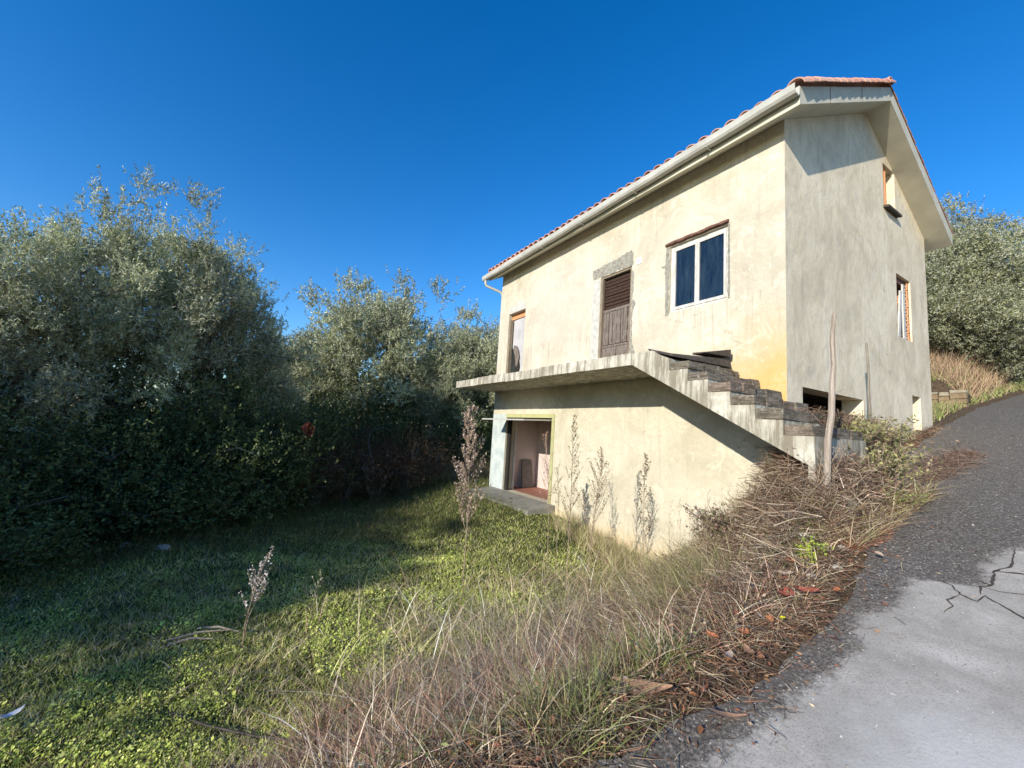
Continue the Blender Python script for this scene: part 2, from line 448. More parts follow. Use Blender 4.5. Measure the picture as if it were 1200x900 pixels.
rx = [-11 + .08 * i for i in range(int(36 / .08))]
strip('road', rx, lambda x: edge(x) - 3.6, lambda x: edge(x) - .05 + .09 * mn.noise((x * 2, 1, 0)) + .05 * mn.noise((x * 9, 4, 0)), 3, .012, M['asphalt'])
# pale worn surface, its ragged outline, on top of the dark one
up = [(-11, -1.5), (-5, -1.62), (-4.31, -1.66), (-4.03, -1.64), (-3.81, -1.64), (-3.57, -1.68), (-3.32, -1.67), (-3.07, -1.68), (-2.89, -1.68), (-2.71, -1.60), (-2.5, -1.58), (-2.12, -1.70), (-1.94, -1.64), (-1.75, -1.60), (-1.66, -1.79), (-1.64, -1.9), (-1.47, -1.97), (-1.24, -1.87), (-.82, -1.94), (-.52, -2.04), (-.2, -2.4), (.1, -3.2), (.3, -4.2)]
wm, n, b = nmat('worn_pale_asphalt_edge', .8, .3)
v = ocoord(n)
f2 = noise(n, 60, 5, .8, v); f1 = noise(n, 2.2, 7, .7, v)
dk = ramp(n, f2, [(.36, (.050, .042, .033)), (.48, (.11, .095, .077)), (.56, (.20, .175, .145)), (.66, (.42, .38, .32))])
lt = ramp(n, f1, [(.3, (.36, .325, .275)), (.55, (.48, .44, .38)), (.75, (.60, .555, .49))])
lt = mixc(n, mapr(n, noise(n, 90, 4, .8, v), .5, .66, 0, .7), lt, (.13, .13, .125))
lt = mixc(n, mapr(n, noise(n, 130, 2, .8, v), .62, .7, 0, .8), lt, (.55, .54, .5))
lt = mixc(n, mapr(n, noise(n, 1.1, 6, .75, v, .6), .40, .64, .0, .55), lt, (.24, .22, .185))
dq = N(n, 'ShaderNodeVectorMath', operation='DISTANCE'); n.links.new(v, dq.inputs[0]); dq.inputs[1].default_value = (-3.5, -2.45, -2.35)
lt = mixc(n, mth(n, 'MULTIPLY', mapr(n, mth(n, 'ADD', dq.outputs['Value'], mth(n, 'MULTIPLY', noise(n, 4, 6, .7, v), .7)), 1.15, .35), .75), lt, (.62, .60, .56))
at = N(n, 'ShaderNodeAttribute', attribute_name='inset').outputs['Fac']
k_ = mth(n, 'ADD', mth(n, 'MULTIPLY', noise(n, 26, 6, .85, v), .34), mth(n, 'MULTIPLY', noise(n, 5, 4, .6, v), .22))
setc(n, b, mixc(n, mapr(n, mth(n, 'SUBTRACT', at, k_), -.24, -.12), dk, lt)); bump(n, b, f2, .5, .008)
M['pale_asphalt'] = wm
px_ = [-11 + .05 * i for i in range(int(11.3 / .05))]
strip('worn_road_patch', px_, lambda x: edge(x) - 3.55, lambda x: max(edge(x) - 3.5, interp(x, up) + .05 + .04 * mn.noise((x * 5, 7, 0)) + .03 * mn.noise((x * 17, 7, 0))), 24, .017, M['pale_asphalt'])
wp = D.objects['worn_road_patch'].data
a_ = wp.attributes.new('inset', 'FLOAT', 'POINT')
a_.data.foreach_set('value', [min(1, (max(edge(v_.co.x) - 3.5, interp(v_.co.x, up) + .05) - v_.co.y)) for v_ in wp.vertices])
# small dark island and cracks in it
def ribbon(mb, pts, wd, off):
    P = []
    for i in range(len(pts) - 1):
        (x0, y0), (x1, y1) = pts[i], pts[i + 1]
        k = max(2, int(math.hypot(x1 - x0, y1 - y0) / .03))
        for j in range(k): P.append((x0 + (x1 - x0) * j / k, y0 + (y1 - y0) * j / k))
    P.append(pts[-1])
    vs = []
    for i, (x, y) in enumerate(P):
        a = P[max(0, i - 1)]; c = P[min(len(P) - 1, i + 1)]
        dx, dy = c[0] - a[0], c[1] - a[1]; L_ = math.hypot(dx, dy) or 1
        jx = .012 * mn.noise((x * 30, y * 30, 0)); jy = .012 * mn.noise((x * 30, y * 30, 9))
        ww = wd * (.5 + .9 * abs(mn.noise((x * 14, y * 14, 5)) + .4)) * min(1, .3 + min(i, len(P) - 1 - i) / 4)
        for s in (-1, 1):
            X, Y_ = x + jx - s * dy / L_ * ww, y + jy + s * dx / L_ * ww
            vs.append((X, Y_, road_z(X) + off))
    mb.add(vs, [(2 * i, 2 * i + 1, 2 * i + 3, 2 * i + 2) for i in range(len(P) - 1)])
cb = MB()
ribbon(cb, [(-1.66, -1.79), (-1.70, -1.87), (-1.81, -1.93), (-1.86, -2.02), (-1.74, -2.03), (-1.86, -2.16), (-1.94, -2.24), (-2.1, -2.5)], .007, .021)
ribbon(cb, [(-1.73, -2.01), (-1.60, -1.99), (-1.54, -2.03), (-1.26, -2.0), (-1.1, -2.06), (-.7, -2.02)], .008, .021)
ribbon(cb, [(-1.54, -2.03), (-1.50, -1.97)], .014, .021)
ribbon(cb, [(-1.81, -1.93), (-1.95, -1.90), (-2.02, -1.94), (-2.15, -1.92)], .005, .021)
ribbon(cb, [(-1.60, -1.99), (-1.62, -2.08), (-1.55, -2.2), (-1.58, -2.4)], .005, .021)

ribbon(cb, [(-1.26, -2.0), (-1.2, -2.15), (-1.0, -2.4)], .009, .021)
cb.build('road_crack', M['tar']).__setitem__('kind', 'structure')
# loose stones on the dark strip and along the edge
def pebbles(name, pts, smin, smax, mat, tints):
    nr = np.random.RandomState(5); n_ = len(pts)
    P = np.array(pts); s = nr.uniform(smin, smax, n_) * np.exp(nr.normal(0, .3, n_))
    base = np.array([[1, 0, 0], [0, 1, 0], [-1, 0, 0], [0, -1, 0], [0, 0, .8]])
    tri = [(0, 1, 4), (1, 2, 4), (2, 3, 4), (3, 0, 4)]
    ang = nr.uniform(0, 6.28, n_); ca, sa = np.cos(ang), np.sin(ang)
    V = np.zeros((n_, 5, 3))
    J = base[None] * nr.uniform(.6, 1.3, (n_, 5, 3))
    V[..., 0] = (J[..., 0] * ca[:, None] - J[..., 1] * sa[:, None]) * s[:, None] + P[:, None, 0]
    V[..., 1] = (J[..., 0] * sa[:, None] + J[..., 1] * ca[:, None]) * s[:, None] + P[:, None, 1]
    V[..., 2] = J[..., 2] * s[:, None] + P[:, None, 2]
    T = np.stack([V[:, t] for t in tri], 1).reshape(-1, 3, 3)
    c = np.array(tints)[nr.randint(0, len(tints), n_)]
    return soup(name, T, np.repeat(c, 4, 0), mat)
pp = []
while len(pp) < 6500:
    x = rng.uniform(-7, 9); e = edge(x); y = e + .15 - abs(rng.gauss(0, .5)) if x < -1 else e + .1 - rng.uniform(0, 1.6)
    if y > edge(x) + .1 and rng.random() < .5: continue
    pp.append((x, y, (road_z(x) + .016) if y < e - .05 else gz(x, y)))
M['peb'] = leafmat('loose_stone', None, .0, .9, .1)
tag(pebbles('loose_gravel', pp, .0022, .0055, M['peb'], [(.38, .36, .31), (.26, .24, .20), (.46, .43, .38), (.14, .12, .10), (.34, .26, .19)]), kind='stuff')

# ================================================================== THE HOUSE
L, W, ZS, TH, ZB = 8.06, 5.95, 3.62, .3, -3.45
SL = .518; XR = W / 2
H = thing('abandoned_house', 'two storey unfinished house with cream plastered front, bare grey gable and red tiled roof', 'house', (3.0, 4.0, -2.8))
def roofz(x): return ZS + SL * (XR - abs(x - XR))
def wall(name, mat, u0, u1, z0, top, holes, put, extra_u=()):
    """columns between all hole edges; top(u) gives the upper edge; put(u,z,side) a point"""
    us = sorted(set([u0, u1] + [h[0] for h in holes] + [h[1] for h in holes] + list(extra_u)))
    zs = sorted(set([h[2] for h in holes] + [h[3] for h in holes]))
    mb = MB(); cells = {}
    for a, c in zip(us, us[1:]):
        mid = (a + c) / 2
        cuts = [z0] + [z for z in zs if z0 < z < min(top(a), top(c))] + [None]
        for lo, hi in zip(cuts, cuts[1:]):
            la = lo; ha, hc = (top(a), top(c)) if hi is None else (hi, hi)
            zm = (lo + (hi if hi is not None else min(ha, hc))) / 2
            if any(h[0] < mid < h[1] and h[2] < zm < h[3] for h in holes): continue
            ring = [put(a, lo, 0), put(c, lo, 0), put(c, lo, 1), put(a, lo, 1), put(a, ha, 0), put(c, hc, 0), put(c, hc, 1), put(a, ha, 1)]
            mb.hexa(ring)
    key = {}
    for i, f in enumerate(mb.f):
        k = frozenset(tuple(round(q, 4) for q in mb.v[j]) for j in f); key.setdefault(k, []).append(i)
    drop = {i for l in key.values() if len(l) > 1 for i in l}
    mb.f = [f for i, f in enumerate(mb.f) if i not in drop]; mb.m = [0] * len(mb.f)
    me = mb.mesh(name)
    bm = bmesh.new(); bm.from_mesh(me); bmesh.ops.remove_doubles(bm, verts=bm.verts, dist=.0005)
    bmesh.ops.recalc_face_normals(bm, faces=bm.faces); bm.to_mesh(me); bm.free()
    return me
WIN = (.84, 1.93, 1.14, 2.37); DOOR = (2.82, 3.70, .17, 2.30); LDR = (6.66, 7.53, .17, 2.27); GAR = (5.07, 7.31, -2.75, -.65)
me = wall('front_wall', None, TH, L, ZB, lambda u: ZS, [WIN, DOOR, LDR, GAR], lambda u, z, s: (s * TH, u, z))
link('front_wall', me, M['cream'], H)
GW = (4.19, 4.95, 1.14, 2.39); AW = (3.71, 4.30, 3.61, 4.48); BW = (.43, 2.48, -1.25, -.24); BD = (4.80, 5.27, -1.15, .065)
me = wall('gable_wall', None, 0, W, ZB, lambda u: roofz(u), [GW, AW, BW, BD], lambda u, z, s: (u, s * TH, z), (XR,))
me.materials.append(M['grey']); me.materials.append(M['cream'])
me.update()
for p in me.polygons:
    if p.normal.x < -.9 and p.center.x < .01: p.material_index = 1
link('gable_wall', me, None, H)
MB().box(W - TH, W, TH, L, ZB, ZS - .01).build('rear_wall', M['grey'], H)
MB().prism([(TH, ZB), (W - TH, ZB), (W - TH, roofz(W - TH) - .01), (XR, roofz(XR) - .01), (TH, roofz(TH) - .01)], 1, L - TH, L - .002).build('end_wall', M['cream'], H)
MB().box(TH, W - TH, TH, L - TH, -.02, .16).build('floor_slab', M['grayroom'], H)
MB().box(TH, W - TH, TH, L - TH, -2.95, -2.75).build('garage_floor', M['floor'], H)
MB().box(1.4, 1.5, 3.6, L - TH, -2.75, -.02).build('garage_partition', M['pinkwall'], H)
MB().box(TH + .002, 1.4, L - TH - .03, L - TH, -2.75, -.02).build('garage_side_lining', M['pinkwall'], H)
MB().box(1.3, 1.4, 5.2, L - TH, .16, 3.3).build('upper_partition', M['grayroom'], H)
MB().box(TH, W - TH, 4.3, 4.4, .16, 3.3).build('upper_cross_wall', M['grayroom'], H)

# ---- roof slab with eaves, boards and tiles
OV = .355; ZF = 3.42; Y0, Y1 = -.36, 8.33
def zs(x): return ZS + .002 - SL * (abs(x - XR) - XR)
RT = .26
poly = [(-OV, zs(-OV)), (XR, zs(XR)), (W + OV, zs(W + OV)), (W + OV, zs(W + OV) + RT), (XR, zs(XR) + RT), (-OV, zs(-OV) + RT)]
roof = MB().prism(poly, 1, Y0, Y1).build('roof_slab', M['eave'], H)
for xj in (.55, 1.7, 5.05):      # seams where the barge plaster cracked
    o = MB().hexa([(xj, Y0 - .004, zs(xj)), (xj + .014, Y0 - .004, zs(xj + .014)), (xj + .014, Y0 + .01, zs(xj + .014)), (xj, Y0 + .01, zs(xj)),
             (xj, Y0 - .004, zs(xj) + RT - .01), (xj + .014, Y0 - .004, zs(xj + .014) + RT - .01), (xj + .014, Y0 + .01, zs(xj + .014) + RT - .01), (xj, Y0 + .01, zs(xj) + RT - .01)]).build('barge_seam', M['frame'], roof)
    o.location = (0, 0, 0)
# a barrel tile: half cone, open below
def tile_mesh(len_=.42, r0=.105, r1=.082, th=.014, n=8):
    mb = MB(); vs = []
    for x, r in ((0, r0), (len_, r1)):
        for rr in (r, r - th):
            for k in range(n + 1):
                t = math.pi * k / n
                vs.append((x, rr * math.cos(t), rr * math.sin(t) * .85))
    k = n + 1; fs = []
    for i in range(n):
        fs += [(i, i + 1, 2 * k + i + 1, 2 * k + i), (k + i, 3 * k + i, 3 * k + i + 1, k + i + 1), (i, k + i, k + i + 1, i + 1), (2 * k + i, 2 * k + i + 1, 3 * k + i + 1, 3 * k + i)]
    fs += [(0, 2 * k, 3 * k, k), (n, k + n, 3 * k + n, 2 * k + n)]
    mb.add(vs, fs); me = mb.mesh('roof_tile'); me.materials.append(M['tile']); return me
TM = tile_mesh()
ca, sa = 1 / math.hypot(1, SL), SL / math.hypot(1, SL)
def tile_matrix(x, y, side, jit=1, lift=0, ridge=False):
    """a tile whose wide low end lies at x on the slope; side 1 = front slope"""
    if ridge: ax = Vector((0, 1, 0)); up_ = Vector((0, 0, 1))
    else: ax = Vector((side * ca, 0, sa)); up_ = Vector((-side * sa, 0, ca))
    ax = (ax + up_ * .03 + Vector((0, rng.uniform(-.02, .02) * jit, 0))).normalized()
    yv = up_.cross(ax).normalized(); up_ = ax.cross(yv)
    mm = Matrix((ax, yv, up_)).transposed().to_4x4()
    mm.translation = Vector((x, y, zs(x) + RT + lift)) + Vector((0, rng.uniform(-.008, .008), rng.uniform(-.006, .006))) * jit
    return mm
def put_tile(mw):
    o = D.objects.new('roof_tile', TM); col.objects.link(o); o.parent = H
    o.matrix_parent_inverse = Matrix.Translation(-Vector(H['base'])); o.matrix_basis = mw
    return o
ST = .25 * ca
nrow = int((XR + OV) / ST) + 1
for side in (1, -1):
    for i in range(nrow):
        x = (-OV - .04 + i * ST) if side == 1 else (W + OV + .04 - i * ST)
        if (side == 1 and x > XR - .05) or (side == -1 and x < XR + .05): continue
        o_ = put_tile(tile_matrix(x, Y0 + (.03 if side == 1 else .075), side, 1, .012 + .002 * i if side == 1 else .004)); o_.scale = (1.05, 1.15, 1.25) if side == 1 else (1, .95, .9)
NC = 38; DY = (Y1 - Y0 - .2) / NC
for i in range(NC): put_tile(tile_matrix(-OV - .05, Y0 + .26 + i * DY, 1, 1, .008))
for i in range(30): put_tile(tile_matrix(XR, Y0 - .02 + i * .29, 1, 1, .10, True))
cov = MB()      # the remaining courses and the channel tiles under them
def bake(me, mw, k=1):
    cov.add([mw @ v.co for v in me.vertices], [tuple(p.vertices) for p in me.polygons])
TM2 = tile_mesh(n=5)
for side in (1, -1):
    for j in range(0 if side == -1 else 1, 11):
        x = (-OV - .05 + j * .34 * ca) if side == 1 else (W + OV + .05 - j * .34 * ca)
        for i in range(NC): bake(TM2, tile_matrix(x, Y0 + .26 + i * DY, side, 1, .008 + .003 * j))
cov.build('roof_tiles', M['tile'], H)['kind'] = 'stuff'
MB().prism([(-OV - .045, zs(-OV) + RT - .01), (XR, zs(XR) + RT + .012), (W + OV + .045, zs(-OV) + RT - .01), (W + OV + .045, zs(-OV) + RT + .006), (XR, zs(XR) + RT + .028), (-OV - .045, zs(-OV) + RT + .006)], 1, Y0 + .08, Y1 - .05).build('tile_bed', M['tile'], H)
# gutter and its outlet
gt = MB()
def gpt(y): return -.0095 * (y + .36)
prof = [(-OV - .012, 3.69), (-OV - .012, 3.565), (-OV - .05, 3.53), (-OV - .13, 3.535), (-OV - .155, 3.57), (-OV - .158, 3.665), (-OV - .146, 3.665), (-OV - .143, 3.58), (-OV - .122, 3.55), (-OV - .055, 3.545), (-OV - .024, 3.575), (-OV - .024, 3.69)]
segs = 24; vs = []; ya, yb = Y0 - .01, Y1 + .16
for i in range(segs + 1):
    y = ya + (yb - ya) * i / segs; dz = -.010 * (y - ya) + .006 * math.sin(i * 1.7)
    vs += [(x, y, z + dz) for x, z in prof]
k = len(prof); fs = [tuple(range(k)), tuple(range(segs * k, segs * k + k))[::-1]]
for i in range(segs):
    for j in range(k): fs.append((i * k + j, i * k + (j + 1) % k, (i + 1) * k + (j + 1) % k, (i + 1) * k + j))
gt.add(vs, fs)
gut = gt.build('gutter', M['metal'], H)
for y in (.9, 2.4, 3.9, 5.4, 6.9):
    MB().box(-OV - .162, -OV - .005, y, y + .03, 3.515 - .01 * (y + .36), 3.53 - .01 * (y + .36)).build('gutter_bracket', M['metal'], gut)
for o in gut.children: o.location = (0, 0, 0)
MB().tube([(-.44, 8.36, 3.46), (-.44, 8.36, 3.36), (-.42, 8.34, 3.28), (-.22, 8.26, 3.20), (.0, 8.15, 3.12), (.06, 8.12, 3.0), (.06, 8.12, -2.6)], .04, 8).build('downpipe', M['metal'], H, True)

# ---- balcony slab, stairs
MB().prism([(8.07, 0), (8.07, .172), (1.20, .172), (1.10, .10), (.93, .03), (.91, .02)] +
           [p for k in range(1, 7) for p in ((.91 - .292 * (k - 1), .02 - .165 * k), (.91 - .292 * k, .02 - .165 * k))] +
           [(-.845, -1.60), (-.78, -1.60), (-.78, -1.265), (1.58, 0)], 0, -1.26, -.004).build('balcony_and_stair_slab', M['concrete'], H)
jy = [8.07, 6.78, 5.35, 3.98, 2.62, 1.57]
for i in range(5):
    a, c = jy[i + 1] + .012, jy[i] - .012
    dz = (0, .012, -.004, .01, .004)[i]; dx = (0, .008, .002, .009, .004)[i]
    MB().box(-1.285 - dx, -1.262, a, c, -.008 + dz * .5, .176 + dz).build('edge_block', M['concrete'], H)
for k in range(1, 7):
    z = .02 - .165 * k; ya, yb = .91 - .292 * k, .91 - .292 * (k - 1)
    x = -1.27
    while x < -.12:
        ln = min(rng.choice((.26, .30, .34, .40)), -.05 - x)
        if -.05 - (x + ln) < .1: ln = -.05 - x
        for zb, h in ((z + .003, .112 + rng.uniform(-.016, .012)),):
            j = rng.uniform(-.022, .022); q = [rng.uniform(-.010, .010) for _ in range(16)]
            MB().hexa([(x + q[0], ya - .008 + j + q[1], zb), (x + ln - .012 + q[11] * .4, ya - .008 + j + q[2], zb), (x + ln - .012, yb - .02, zb), (x, yb - .02, zb),
                   (x + q[3], ya - .002 + j + q[4], zb + h + q[5] * .4), (x + ln - .012 + q[6] * .4, ya - .002 + j + q[7], zb + h + q[8] * .4), (x + ln - .012, yb - .02, zb + h + q[9] * .4), (x, yb - .02, zb + h + q[10] * .4)]).build('step_brick', M['brick'], H)
        x += ln
# dark boards dumped on the top steps
b1 = MB().hexa([(-1.25, .86, .05), (-.06, .74, .04), (-.06, 1.10, .06), (-1.22, 1.30, .19), (-1.22, .90, .10), (-.06, .77, .17), (-.06, 1.15, .18), (-1.20, 1.34, .23)]).build('dark_board', M['tar'])
tag(b1, 'long dark bitumen board lying across the head of the outside stairs', 'board', 'dark boards on the stairs')
b2 = MB().hexa([(-.62, .80, .19), (-.10, .72, .19), (-.08, .98, .20), (-.55, 1.05, .20), (-.60, .80, .205), (-.12, .71, .30), (-.08, .98, .30), (-.55, 1.05, .23)]).build('dark_board', M['tar'])
tag(b2, 'short dark wedge shaped offcut on top of the long board at the stair head', 'board', 'dark boards on the stairs')
b3 = MB().hexa([(-1.10, 1.36, .175), (-.35, 1.34, .175), (-.35, 1.7, .175), (-1.0, 1.72, .175), (-1.12, 1.36, .19), (-.36, 1.34, .20), (-.36, 1.7, .20), (-1.0, 1.72, .19)]).build('dark_board', M['tar'])
tag(b3, 'thin dark sheet lying flat on the balcony just left of the stair head', 'board', 'dark boards on the stairs')

# ---- front window
y0, y1, z0, z1 = WIN; X = .05
fr = MB()
fr.box(X, X + .07, y0, y1, z0, z0 + .045); fr.box(X, X + .07, y0, y1, z1 - .06, z1)
fr.box(X, X + .07, y0, y0 + .05, z0 + .045, z1 - .06); fr.box(X, X + .07, y1 - .06, y1, z0 + .045, z1 - .06)
wf = fr.build('window_frame', M['white'], H)
ymid = (y0 + y1) / 2 + .02
for a, c in ((y0 + .052, ymid - .002), (ymid + .002, y1 - .062)):
    s = MB(); q0, q1 = z0 + .047, z1 - .062; wd = .038
    s.box(X - .014, X + .035, a, c, q0, q0 + .05); s.box(X - .014, X + .035, a, c, q1 - .045, q1)
    s.box(X - .014, X + .035, a, a + wd, q0 + .05, q1 - .045); s.box(X - .014, X + .035, c - wd, c, q0 + .05, q1 - .045)
    o = s.build('sash', M['white'], wf); o.location = (0, 0, 0)
    o = MB().box(X + .008, X + .016, a + wd - .005, c - wd + .005, q0 + .045, q1 - .04).build('pane', M['glass'], wf); o.location = (0, 0, 0)
MB().box(TH - .05, TH - .01, y0, y1, z0, z1).build('window_backing', M['dark'], H)  # dark sheet standing in for the unlit room behind the panes
def ragged(name, mat, pts, X, th, jit=.02, seed=1, parent=None, step=.05):
    """a plate on the front wall with a broken outline, from (y,z) points"""
    r_ = random.Random(seed); P = []
    for (a, b_), (c, d) in zip(pts, pts[1:] + pts[:1]):
        k = max(1, int(math.hypot(c - a, d - b_) / step))
        for i in range(k):
            P.append((a + (c - a) * i / k + r_.uniform(-jit, jit), b_ + (d - b_) * i / k + r_.uniform(-jit, jit)))
    return MB().prism(P, 0, X - th, X + .002).build(name, mat, parent)
ragged('broken_plaster', M['rough'], [(1.935, 1.10), (2.0, 1.10), (2.0, 1.6), (2.02, 1.9), (1.99, 2.42), (1.935, 2.42)], .0, .008, .012, 3, H, .04)
ragged('broken_plaster', M['rough'], [(.80, 1.15), (.838, 1.15), (.838, 2.4), (.81, 2.4)], .0, .007, .006, 4, H, .05)
ragged('broken_plaster', M['rough'], [(2.0, 2.0), (2.1, 2.02), (2.1, 2.04), (2.0, 2.06)], .0, .006, .006, 4, H, .05)
rs = MB()
for i in range(9):
    a = .82 + i * .131; rs.hexa([(-.05, a, 2.39 + rng.uniform(-.01, .012)), (.0, a, 2.375), (.0, a + .131, 2.375), (-.05, a + .131, 2.39 + rng.uniform(-.01, .012)),
        (-.045, a, 2.43 + rng.uniform(-.006, .012)), (.0, a, 2.44), (.0, a + .131, 2.44), (-.045, a + .131, 2.43 + rng.uniform(-.006, .012))])
rs.build('lintel_flashing', M['rust'], H)
# ---- front door, boarded up with weathered panels
y0, y1, z0, z1 = DOOR
df = MB(); df.box(.02, .11, y1 - .05, y1 - .001, z0, z1); df.box(.02, .11, y0 + .001, y0 + .05, z0, z1); df.box(.022, .11, y0 + .05, y1 - .05, z1 - .045, z1 - .001)
dfo = df.build('door_frame', M['frame'], H)
dr = thing('front_door', None, None, (0, 0, 0)); dr.parent = H; dr.location = -Vector(H['base'])
for kk in ('label', 'category'):
    if kk in dr: del dr[kk]
ya, yb = y0 + .052, y1 - .052
def sub(o): o.location = (0, 0, 0); return o
MB().box(.115, .15, ya, yb, z0, z1 - .05).build('door_core', M['dark'], dr)
for i in range(9):      # dark slats above
    a = 1.58 + i * .072
    r1 = rng.uniform(-.006, .006)
    sub(MB().box(.085 + r1, .115, ya + .03, yb - .03, a, a + .058 + rng.uniform(-.008, .008)).build('slat', M['darkwood'], dr))
sub(MB().box(.06, .118, ya, yb, 1.505, 1.56).build('door_rail', M['wood'], dr))
sub(MB().box(.062, .118, ya, ya + .03, 1.56, 2.24).build('door_stile', M['darkwood'], dr)); sub(MB().box(.062, .118, yb - .03, yb, 1.56, 2.24).build('door_stile', M['darkwood'], dr))
def board(y_a, y_b, z_a, z_b, sd):
    r_ = random.Random(sd); P = []
    for i in range(9): P.append((y_a + r_.uniform(-.004, .014), z_a + (z_b - z_a) * i / 8))
    for i in range(9): P.append((y_b + r_.uniform(-.014, .004), z_b - (z_b - z_a) * i / 8))
    return sub(MB().prism(P, 0, .07 + r_.uniform(-.008, .008), .112).build('door_board', M['wood'], dr))
ys_ = [ya, ya + .09, ya + .20, ya + .27, ya + .385, ya + .50, ya + .60, ya + .68, yb]
for i in range(8): board(ys_[i] + .004, ys_[i + 1] - .004, .80, 1.50, 50 + i)
sub(MB().box(.064, .118, ya, yb, .745, .785).build('door_rail', M['wood'], dr))
for i, (a, c) in enumerate(((ya, ya + .37), (ya + .385, yb))): board(a, c, .19, .735, 70 + i)
ragged('broken_plaster', M['rough'], [(2.80, 2.32), (3.72, 2.32), (3.93, 2.30), (3.95, 2.52), (3.4, 2.56), (2.85, 2.62), (2.80, 2.6)], .0, .008, .02, 7, H, .05)
ragged('broken_plaster', M['stone'], [(3.705, .18), (3.93, .18), (3.94, 1.2), (3.92, 2.28), (3.705, 2.28)], .0, .004, .012, 8, H, .06)
ragged('broken_plaster', M['rough'], [(2.74, .2), (2.815, .2), (2.815, 2.2), (2.76, 2.15), (2.78, 1.6), (2.70, 1.5), (2.78, 1.3), (2.77, .8), (2.69, .55)], .0, .005, .014, 9, H, .05)
MB().box(-.012, 0, 2.58, 2.71, 2.28, 2.40).build('number_plate', M['scrap'], H)
nm = MB()
for a in (2.61, 2.65): 
    nm.box(-.0145, -.012, a, a + .03, 2.31, 2.318); nm.box(-.0145, -.012, a, a + .03, 2.362, 2.37); nm.box(-.0145, -.012, a, a + .008, 2.318, 2.362); nm.box(-.0145, -.012, a + .022, a + .03, 2.318, 2.362)
nm.build('number_print', M['board'], H)
# ---- left upper doorway: orange lintel, torn grey leaf
y0, y1, z0, z1 = LDR
MB().box(-.012, .1, y0 - .02, y1 + .0, 2.272, 2.47).build('door_lintel', M['stone'], H)
MB().box(.12, .29, y0 + .001, y1 - .001, 2.12, 2.268).build('lintel_brick', M['orange'], H)
MB().box(.02, .12, y1 - .07, y1 - .002, z0, 2.1).build('door_jamb', M['frame'], H)
lp = [(6.67, .18), (7.0, .18), (7.03, .5), (6.98, .68), (7.04, .88), (7.14, 1.02), (7.22, 1.08), (7.27, 1.25), (7.45, 1.26), (7.45, 2.1), (6.67, 2.1)]
MB().prism(lp, 0, .14, .17).build('torn_door_leaf', M['grayroom'], H)
MB().prism([(7.0, .95), (7.10, .70), (7.16, .72), (7.22, 1.0), (7.34, 1.22), (7.30, 1.34), (7.16, 1.30), (7.06, 1.15)], 0, .09, .10).build('torn_door_flap', M['wood'], H)
MB().box(.30, .33, y0, y1, z0, 1.3).build('dark_backing', M['dark'], H)  # near-black sheet painted as the shade behind the torn leaf
# ---- garage opening with tilted-up shutter
y0, y1, z0, z1 = GAR
g = MB(); g.box(-.02, .06, y0, y0 + .10, z0 - .05, z1 - .10); g.box(-.02, .06, y0, y1, z1 - .10, z1)
g.build('garage_door_frame', M['garage'], H)
g = MB(); g.hexa([(-.80, y0 + .13, -.86), (.9, y0 + .13, -.78), (.9, y1 - .03, -.78), (-.80, y1 - .03, -.86), (-.80, y0 + .13, -.825), (.9, y0 + .13, -.745), (.9, y1 - .03, -.745), (-.80, y1 - .03, -.825)])
gs_ = g.build('garage_shutter', M['metal'], H)
MB().box(-.004, .0, y1 + .002, L, -2.9, -.66).build('shade_tinted_pier', M['pillar'], H)  # thin plate carrying the pier's shade as colour
MB().box(.05, .12, y1 - .14, y1 - .002, z0, z1 - .12).build('door_track', M['dark'], H)
MB().box(.30, .36, y1 - .02, y1 + .12, z0, z1 - .02).build('white_post', M['white'], H)
MB().hexa([(-.75, 4.9, -3.05), (-.005, 4.9, -2.95), (-.005, 7.9, -2.95), (-.9, 7.9, -3.05), (-.75, 4.9, -2.83), (-.005, 4.9, -2.745), (-.005, 7.9, -2.745), (-.9, 7.9, -2.82)]).build('garage_apron', M['apron'], H)
# ---- gable openings
x0, x1, z0, z1 = GW
for i in range(7):
    q = z0 + .005 + i * .178
    if q + .17 > z1: break
    bo = MB().box(x1 - .075, x1 - .002, .03, .28, q, q + .165).build('hollow_brick', M['hollow'], H)
    hb = MB()
    for a in range(3):
        for c in range(2): hb.box(x1 - .0765, x1 - .0745, .05 + a * .075, .10 + a * .075, q + .03 + c * .07, q + .07 + c * .07)  # flat dark plates paint the shade of the brick hollows
    sub(hb.build('brick_hole_shade', M['dark'], bo))
MB().box(x0 + .001, x1 - .001, .06, .22, z1 - .12, z1 - .002).build('window_lintel', M['rust'], H)
for (xa, xb, za, zb, nm_, lb) in ((4.28, 4.50, 1.15, 2.12, 'white_plank', 'white plank leaning furthest left in the side window opening'), (4.58, 4.64, 1.15, 2.28, 'white_plank', 'white plank standing nearly upright beside the bricks of the side window')):
    mb = MB(); d_ = .12
    mb.hexa([(xa, .02, za), (xa + d_, .02, za), (xa + d_, .045, za), (xa, .045, za), (xb, .03, zb), (xb + d_ * .8, .03, zb), (xb + d_ * .8, .055, zb), (xb, .055, zb)])
    tag(mb.build(nm_, M['white']), lb, 'plank', 'planks in the side window')
x0, x1, z0, z1 = AW
MB().box(x0 + .12, x0 + .17, .04, .10, z0 + .02, z1 - .02).build('window_frame', M['orange'], H)
MB().box(x0 + .24, x0 + .28, .04, .10, z0 + .02, z1 - .02).build('window_frame', M['orange'], H)
MB().hexa([(x0 - .04, -.09, z0 - .075), (x1 + .03, -.09, z0 - .075), (x1 + .03, .25, z0 - .01), (x0 - .04, .25, z0 - .01), (x0 - .04, -.09, z0 - .03), (x1 + .03, -.09, z0 - .03), (x1 + .03, .25, z0 + .03), (x0 - .04, .25, z0 + .03)]).build('window_sill', M['tar'], H)
